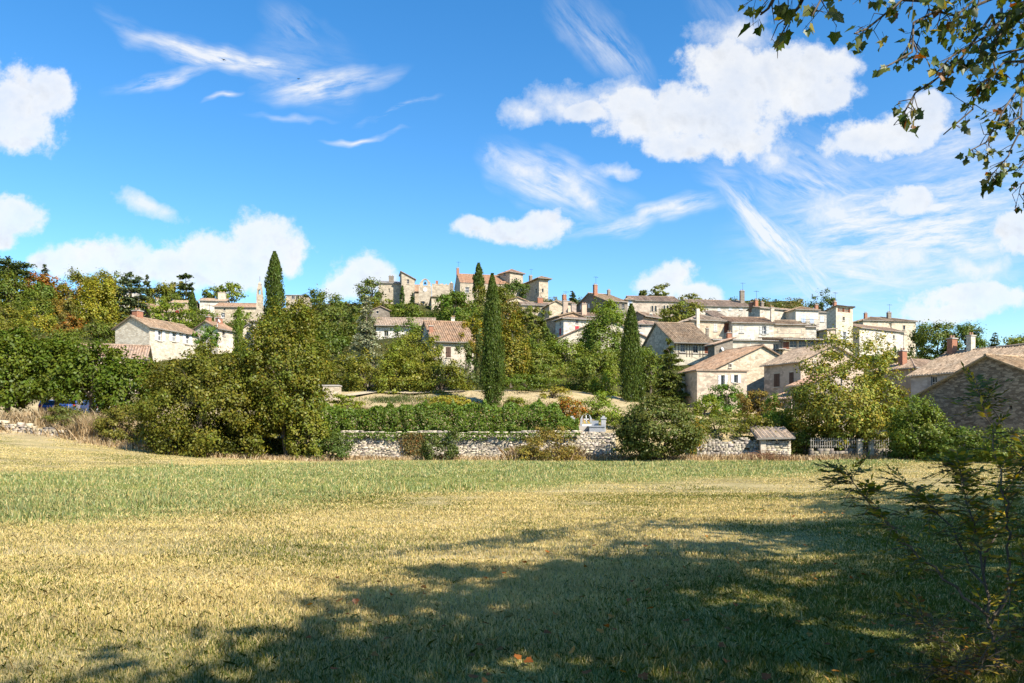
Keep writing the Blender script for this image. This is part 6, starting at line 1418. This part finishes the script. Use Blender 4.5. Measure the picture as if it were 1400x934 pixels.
# ================================================================== sky, sun, camera
def sky():
    w = bpy.data.worlds.new('World'); SC.world = w; w.use_nodes = True; t = NT(w.node_tree); bg = t.n['Background']
    st = t.add('ShaderNodeTexSky', sky_type='NISHITA'); st.sun_disc = False; st.sun_elevation = math.asin(SUN.z); st.sun_rotation = math.atan2(SUN.x, SUN.y); st.air_density = 1.0; st.dust_density = .3; st.ozone_density = 2.0; st.altitude = 200
    g = t.add('ShaderNodeTexCoord').outputs['Generated']; sp = t.add('ShaderNodeSeparateXYZ', {'Vector': g})
    yy = t.math('MAXIMUM', t.math('ABSOLUTE', sp.outputs[1]), .02)
    u = t.math('DIVIDE', sp.outputs[0], yy); v = t.math('DIVIDE', sp.outputs[2], yy)
    UV = t.add('ShaderNodeCombineXYZ', {'X': u, 'Y': v}).outputs[0]
    warp = t.noise(UV, 5.5, 4, .55, 'Color'); wv = t.vmath('MULTIPLY', t.vmath('SUBTRACT', warp, (.5, .5, .5)), (.10, .07, 0))
    UW = t.vmath('ADD', UV, wv)
    def ell(px, py, rx, ry, rot=0, src=UW):
        c = ((px - HX) / F, (HY - py) / F, 0)
        d = t.vmath('SUBTRACT', src, c)
        if rot:
            rn = t.n.new('ShaderNodeVectorRotate'); rn.rotation_type = 'Z_AXIS'; rn.inputs['Angle'].default_value = -math.radians(rot); t.l.new(d, rn.inputs['Vector']); d = rn.outputs[0]
        d = t.vmath('MULTIPLY', d, (F / rx, F / ry, 0)); return t.vmath('LENGTH', d, out=1)
    def union(items, k=.35):
        acc = None
        for it in items:
            e = ell(*it)
            if acc is None: acc = e
            else:
                n = t.n.new('ShaderNodeMath'); n.operation = 'SMOOTH_MIN'; t.l.new(acc, n.inputs[0]); t.l.new(e, n.inputs[1]); n.inputs[2].default_value = k; acc = n.outputs[0]
        return acc
    cum = union(CUM)
    big = t.noise(UV, 16, 7, .6); fine = t.noise(UV, 46, 7, .66)
    edge = t.math('ADD', t.math('MULTIPLY', t.math('SUBTRACT', big, .5), 1.5), t.math('MULTIPLY', t.math('SUBTRACT', fine, .5), 1.0))
    dens = t.math('SUBTRACT', 1.0, t.math('ADD', cum, edge))
    n = t.n.new('ShaderNodeMapRange'); n.interpolation_type = 'SMOOTHSTEP'; t.l.new(dens, n.inputs[0]); n.inputs[1].default_value = -.08; n.inputs[2].default_value = .42; cm = t.math('MULTIPLY', n.outputs[0], t.math('ADD', .72, t.math('MULTIPLY', t.math('MULTIPLY', t.math('SUBTRACT', big, .3, clamp=True), 2.2, clamp=True), .28)))
    # soft wispy clouds
    soft = union(WISP, .2); m2 = t.math('MULTIPLY', t.math('SUBTRACT', 1.0, t.math('ADD', soft, t.math('MULTIPLY', t.math('SUBTRACT', t.noise(UV, 22, 6, .65), .5), 2.2))), 1.1, clamp=True)
    # fibrous cirrus: noise stretched along each streak
    def streak(px, py, rx, ry, rot, amp):
        e = ell(px, py, rx, ry, rot, t.vmath('ADD', UV, t.vmath('MULTIPLY', wv, (1.5, 1.5, 0))))
        rn = t.n.new('ShaderNodeVectorRotate'); rn.rotation_type = 'Z_AXIS'; rn.inputs['Angle'].default_value = -math.radians(rot); t.l.new(t.vmath('ADD', UV, t.vmath('MULTIPLY', wv, (.25, .25, 0))), rn.inputs['Vector'])
        fb = t.noise(t.vmath('MULTIPLY', rn.outputs[0], (9, 46, 0)), 1.0, 7, .68); fb = t.math('MULTIPLY', t.math('SUBTRACT', fb, .36, clamp=True), 2.4, clamp=True)
        return t.math('MULTIPLY', t.math('MULTIPLY', t.math('POWER', t.math('SUBTRACT', 1.0, e, clamp=True), 1.3), fb), amp * .9, clamp=True)
    cir = None
    for s in CIR:
        k = streak(*s); cir = k if cir is None else t.math('MAXIMUM', cir, k)
    mask = t.math('MAXIMUM', t.math('MAXIMUM', cm, t.math('MULTIPLY', m2, .8)), t.math('MULTIPLY', cir, .85))
    up = t.math('MULTIPLY', t.math('GREATER_THAN', sp.outputs[2], 0.0), t.math('GREATER_THAN', sp.outputs[1], 0.0)); mask = t.math('MULTIPLY', mask, up)
    # cloud shading painted in: dimmer dense bodies and billow sides away from the sun
    body = t.noise(t.vmath('ADD', UV, (.0, .012, 0)), 20, 5, .6)
    shade = t.math('MULTIPLY', t.math('MULTIPLY', t.math('SUBTRACT', dens, .35, clamp=True), 1.2, clamp=True), t.math('MULTIPLY', t.math('SUBTRACT', body, .42, clamp=True), 2.4, clamp=True))
    big2 = t.noise(t.vmath('ADD', UV, (.007, .012, 0)), 16, 7, .6); low = t.math('MULTIPLY', t.math('MULTIPLY', t.math('SUBTRACT', big, big2), 4.0, clamp=True), t.math('MULTIPLY', t.math('SUBTRACT', dens, .1, clamp=True), 2.5, clamp=True))
    shade = t.math('MAXIMUM', t.math('MULTIPLY', shade, .6), t.math('MULTIPLY', low, .65))
    ccol = t.mix(shade, CLOUD_LIT, CLOUD_DIM)
    hs = t.add('ShaderNodeHueSaturation', {'Hue': SKY_HUE, 'Saturation': SKY_SAT, 'Value': SKY_VAL, 'Color': st.outputs[0]})
    col = t.mix(mask, hs.outputs[0], ccol)
    t.l.new(col, bg.inputs['Color']); bg.inputs['Strength'].default_value = SKY_STR
    w.cycles.sampling_method = 'MANUAL'; w.cycles.sample_map_resolution = 512
SKY_STR = .11; SKY_HUE, SKY_SAT, SKY_VAL = .5, 1.36, 1.18
CLOUD_LIT = (5.05, 5.08, 5.1); CLOUD_DIM = (3.1, 3.3, 3.65)
CUM = [(860, 140, 60, 34), (930, 195, 60, 24), (1100, 130, 70, 30), (22, 140, 78, 62), (70, 118, 40, 36), (20, 185, 40, 24), (18, 287, 52, 30), (4, 322, 30, 20),
       (300, 362, 100, 46), (358, 338, 52, 46), (395, 352, 26, 34), (220, 372, 90, 30), (120, 352, 76, 30), (70, 350, 34, 20), (495, 385, 50, 32), (470, 395, 36, 16),
       (700, 316, 76, 22), (750, 305, 34, 22), (650, 306, 34, 14), (912, 392, 42, 30), (950, 408, 34, 16),
       (970, 150, 120, 50), (1060, 100, 96, 50), (990, 78, 66, 42), (890, 165, 74, 34), (1010, 190, 70, 34), (800, 145, 40, 18), (1120, 86, 50, 26),
       (1205, 188, 84, 34), (1262, 176, 44, 40), (1240, 276, 40, 25), (1392, 328, 44, 34), (1335, 408, 92, 22), (1300, 430, 70, 16)]
WISP = [(765, 140, 60, 30), (712, 156, 36, 22), (840, 130, 50, 30), (215, 290, 56, 18, -18), (720, 235, 60, 22, -22), (790, 262, 56, 22, -30), (835, 232, 48, 14), (1060, 205, 40, 30), (1160, 300, 70, 36, -15), (1230, 360, 90, 40), (1010, 40, 70, 30), (1340, 372, 80, 30), (880, 290, 60, 12, 12)]
CIR = [(285, 70, 160, 26, -18, 3.0), (225, 96, 90, 14, 12, 2.2), (450, 112, 130, 26, 10, 3.0), (355, 88, 100, 20, -6, 2.8), (420, 90, 120, 60, -10, .7), (420, 40, 90, 40, -40, .8), (495, 183, 64, 7, 1, 2.0), (545, 150, 58, 6, 9, 1.5), (296, 133, 28, 5, 6, 1.8), (390, 155, 90, 6, 5, .9),
       (830, 60, 130, 42, -52, 1.3), (1062, 318, 165, 42, -48, 4.0), (1250, 320, 300, 140, 8, 3.0), (1130, 250, 170, 80, -30, 1.8), (1300, 210, 200, 70, 12, 1.6), (880, 292, 140, 22, 14, 3), (760, 250, 120, 44, -24, 2.8), (1330, 250, 150, 60, 14, .9), (1180, 380, 190, 70, -10, 1.8), (1010, 30, 110, 50, -60, .7), (980, 235, 60, 40, -10, 1.0)]
sky()
sun = bpy.data.lights.new('sun', 'SUN'); sun.energy = 5.0; sun.angle = math.radians(.53); sun.color = (1.0, .93, .82)
so = bpy.data.objects.new('sun', sun); COL.objects.link(so); so.rotation_euler = SUN.to_track_quat('Z', 'Y').to_euler(); so.location = (60, -60, 80)
cd = bpy.data.cameras.new('camera'); cam = bpy.data.objects.new('camera', cd); COL.objects.link(cam)
cam.location = (0, 0, EYE); cam.rotation_euler = (PI / 2, 0, 0); cd.sensor_width = 36; cd.lens = 36 * F / 1400; cd.shift_y = (HY - 467) / 1400; cd.clip_end = 6000; cd.clip_start = .05
SC.camera = cam
vs = SC.view_settings; SC.display_settings.display_device = 'sRGB'; vs.view_transform = 'Standard'; vs.look = 'None'; vs.gamma = 1; vs.use_curve_mapping = False; vs.exposure = 0.84
SC.render.engine = 'CYCLES'; cy = SC.cycles; cy.max_bounces = 6; cy.diffuse_bounces = 1; cy.glossy_bounces = 2; cy.transmission_bounces = 3; cy.transparent_max_bounces = 4; cy.caustics_reflective = False; cy.caustics_refractive = False
cy.use_denoising = True; cy.sample_clamp_indirect = 4
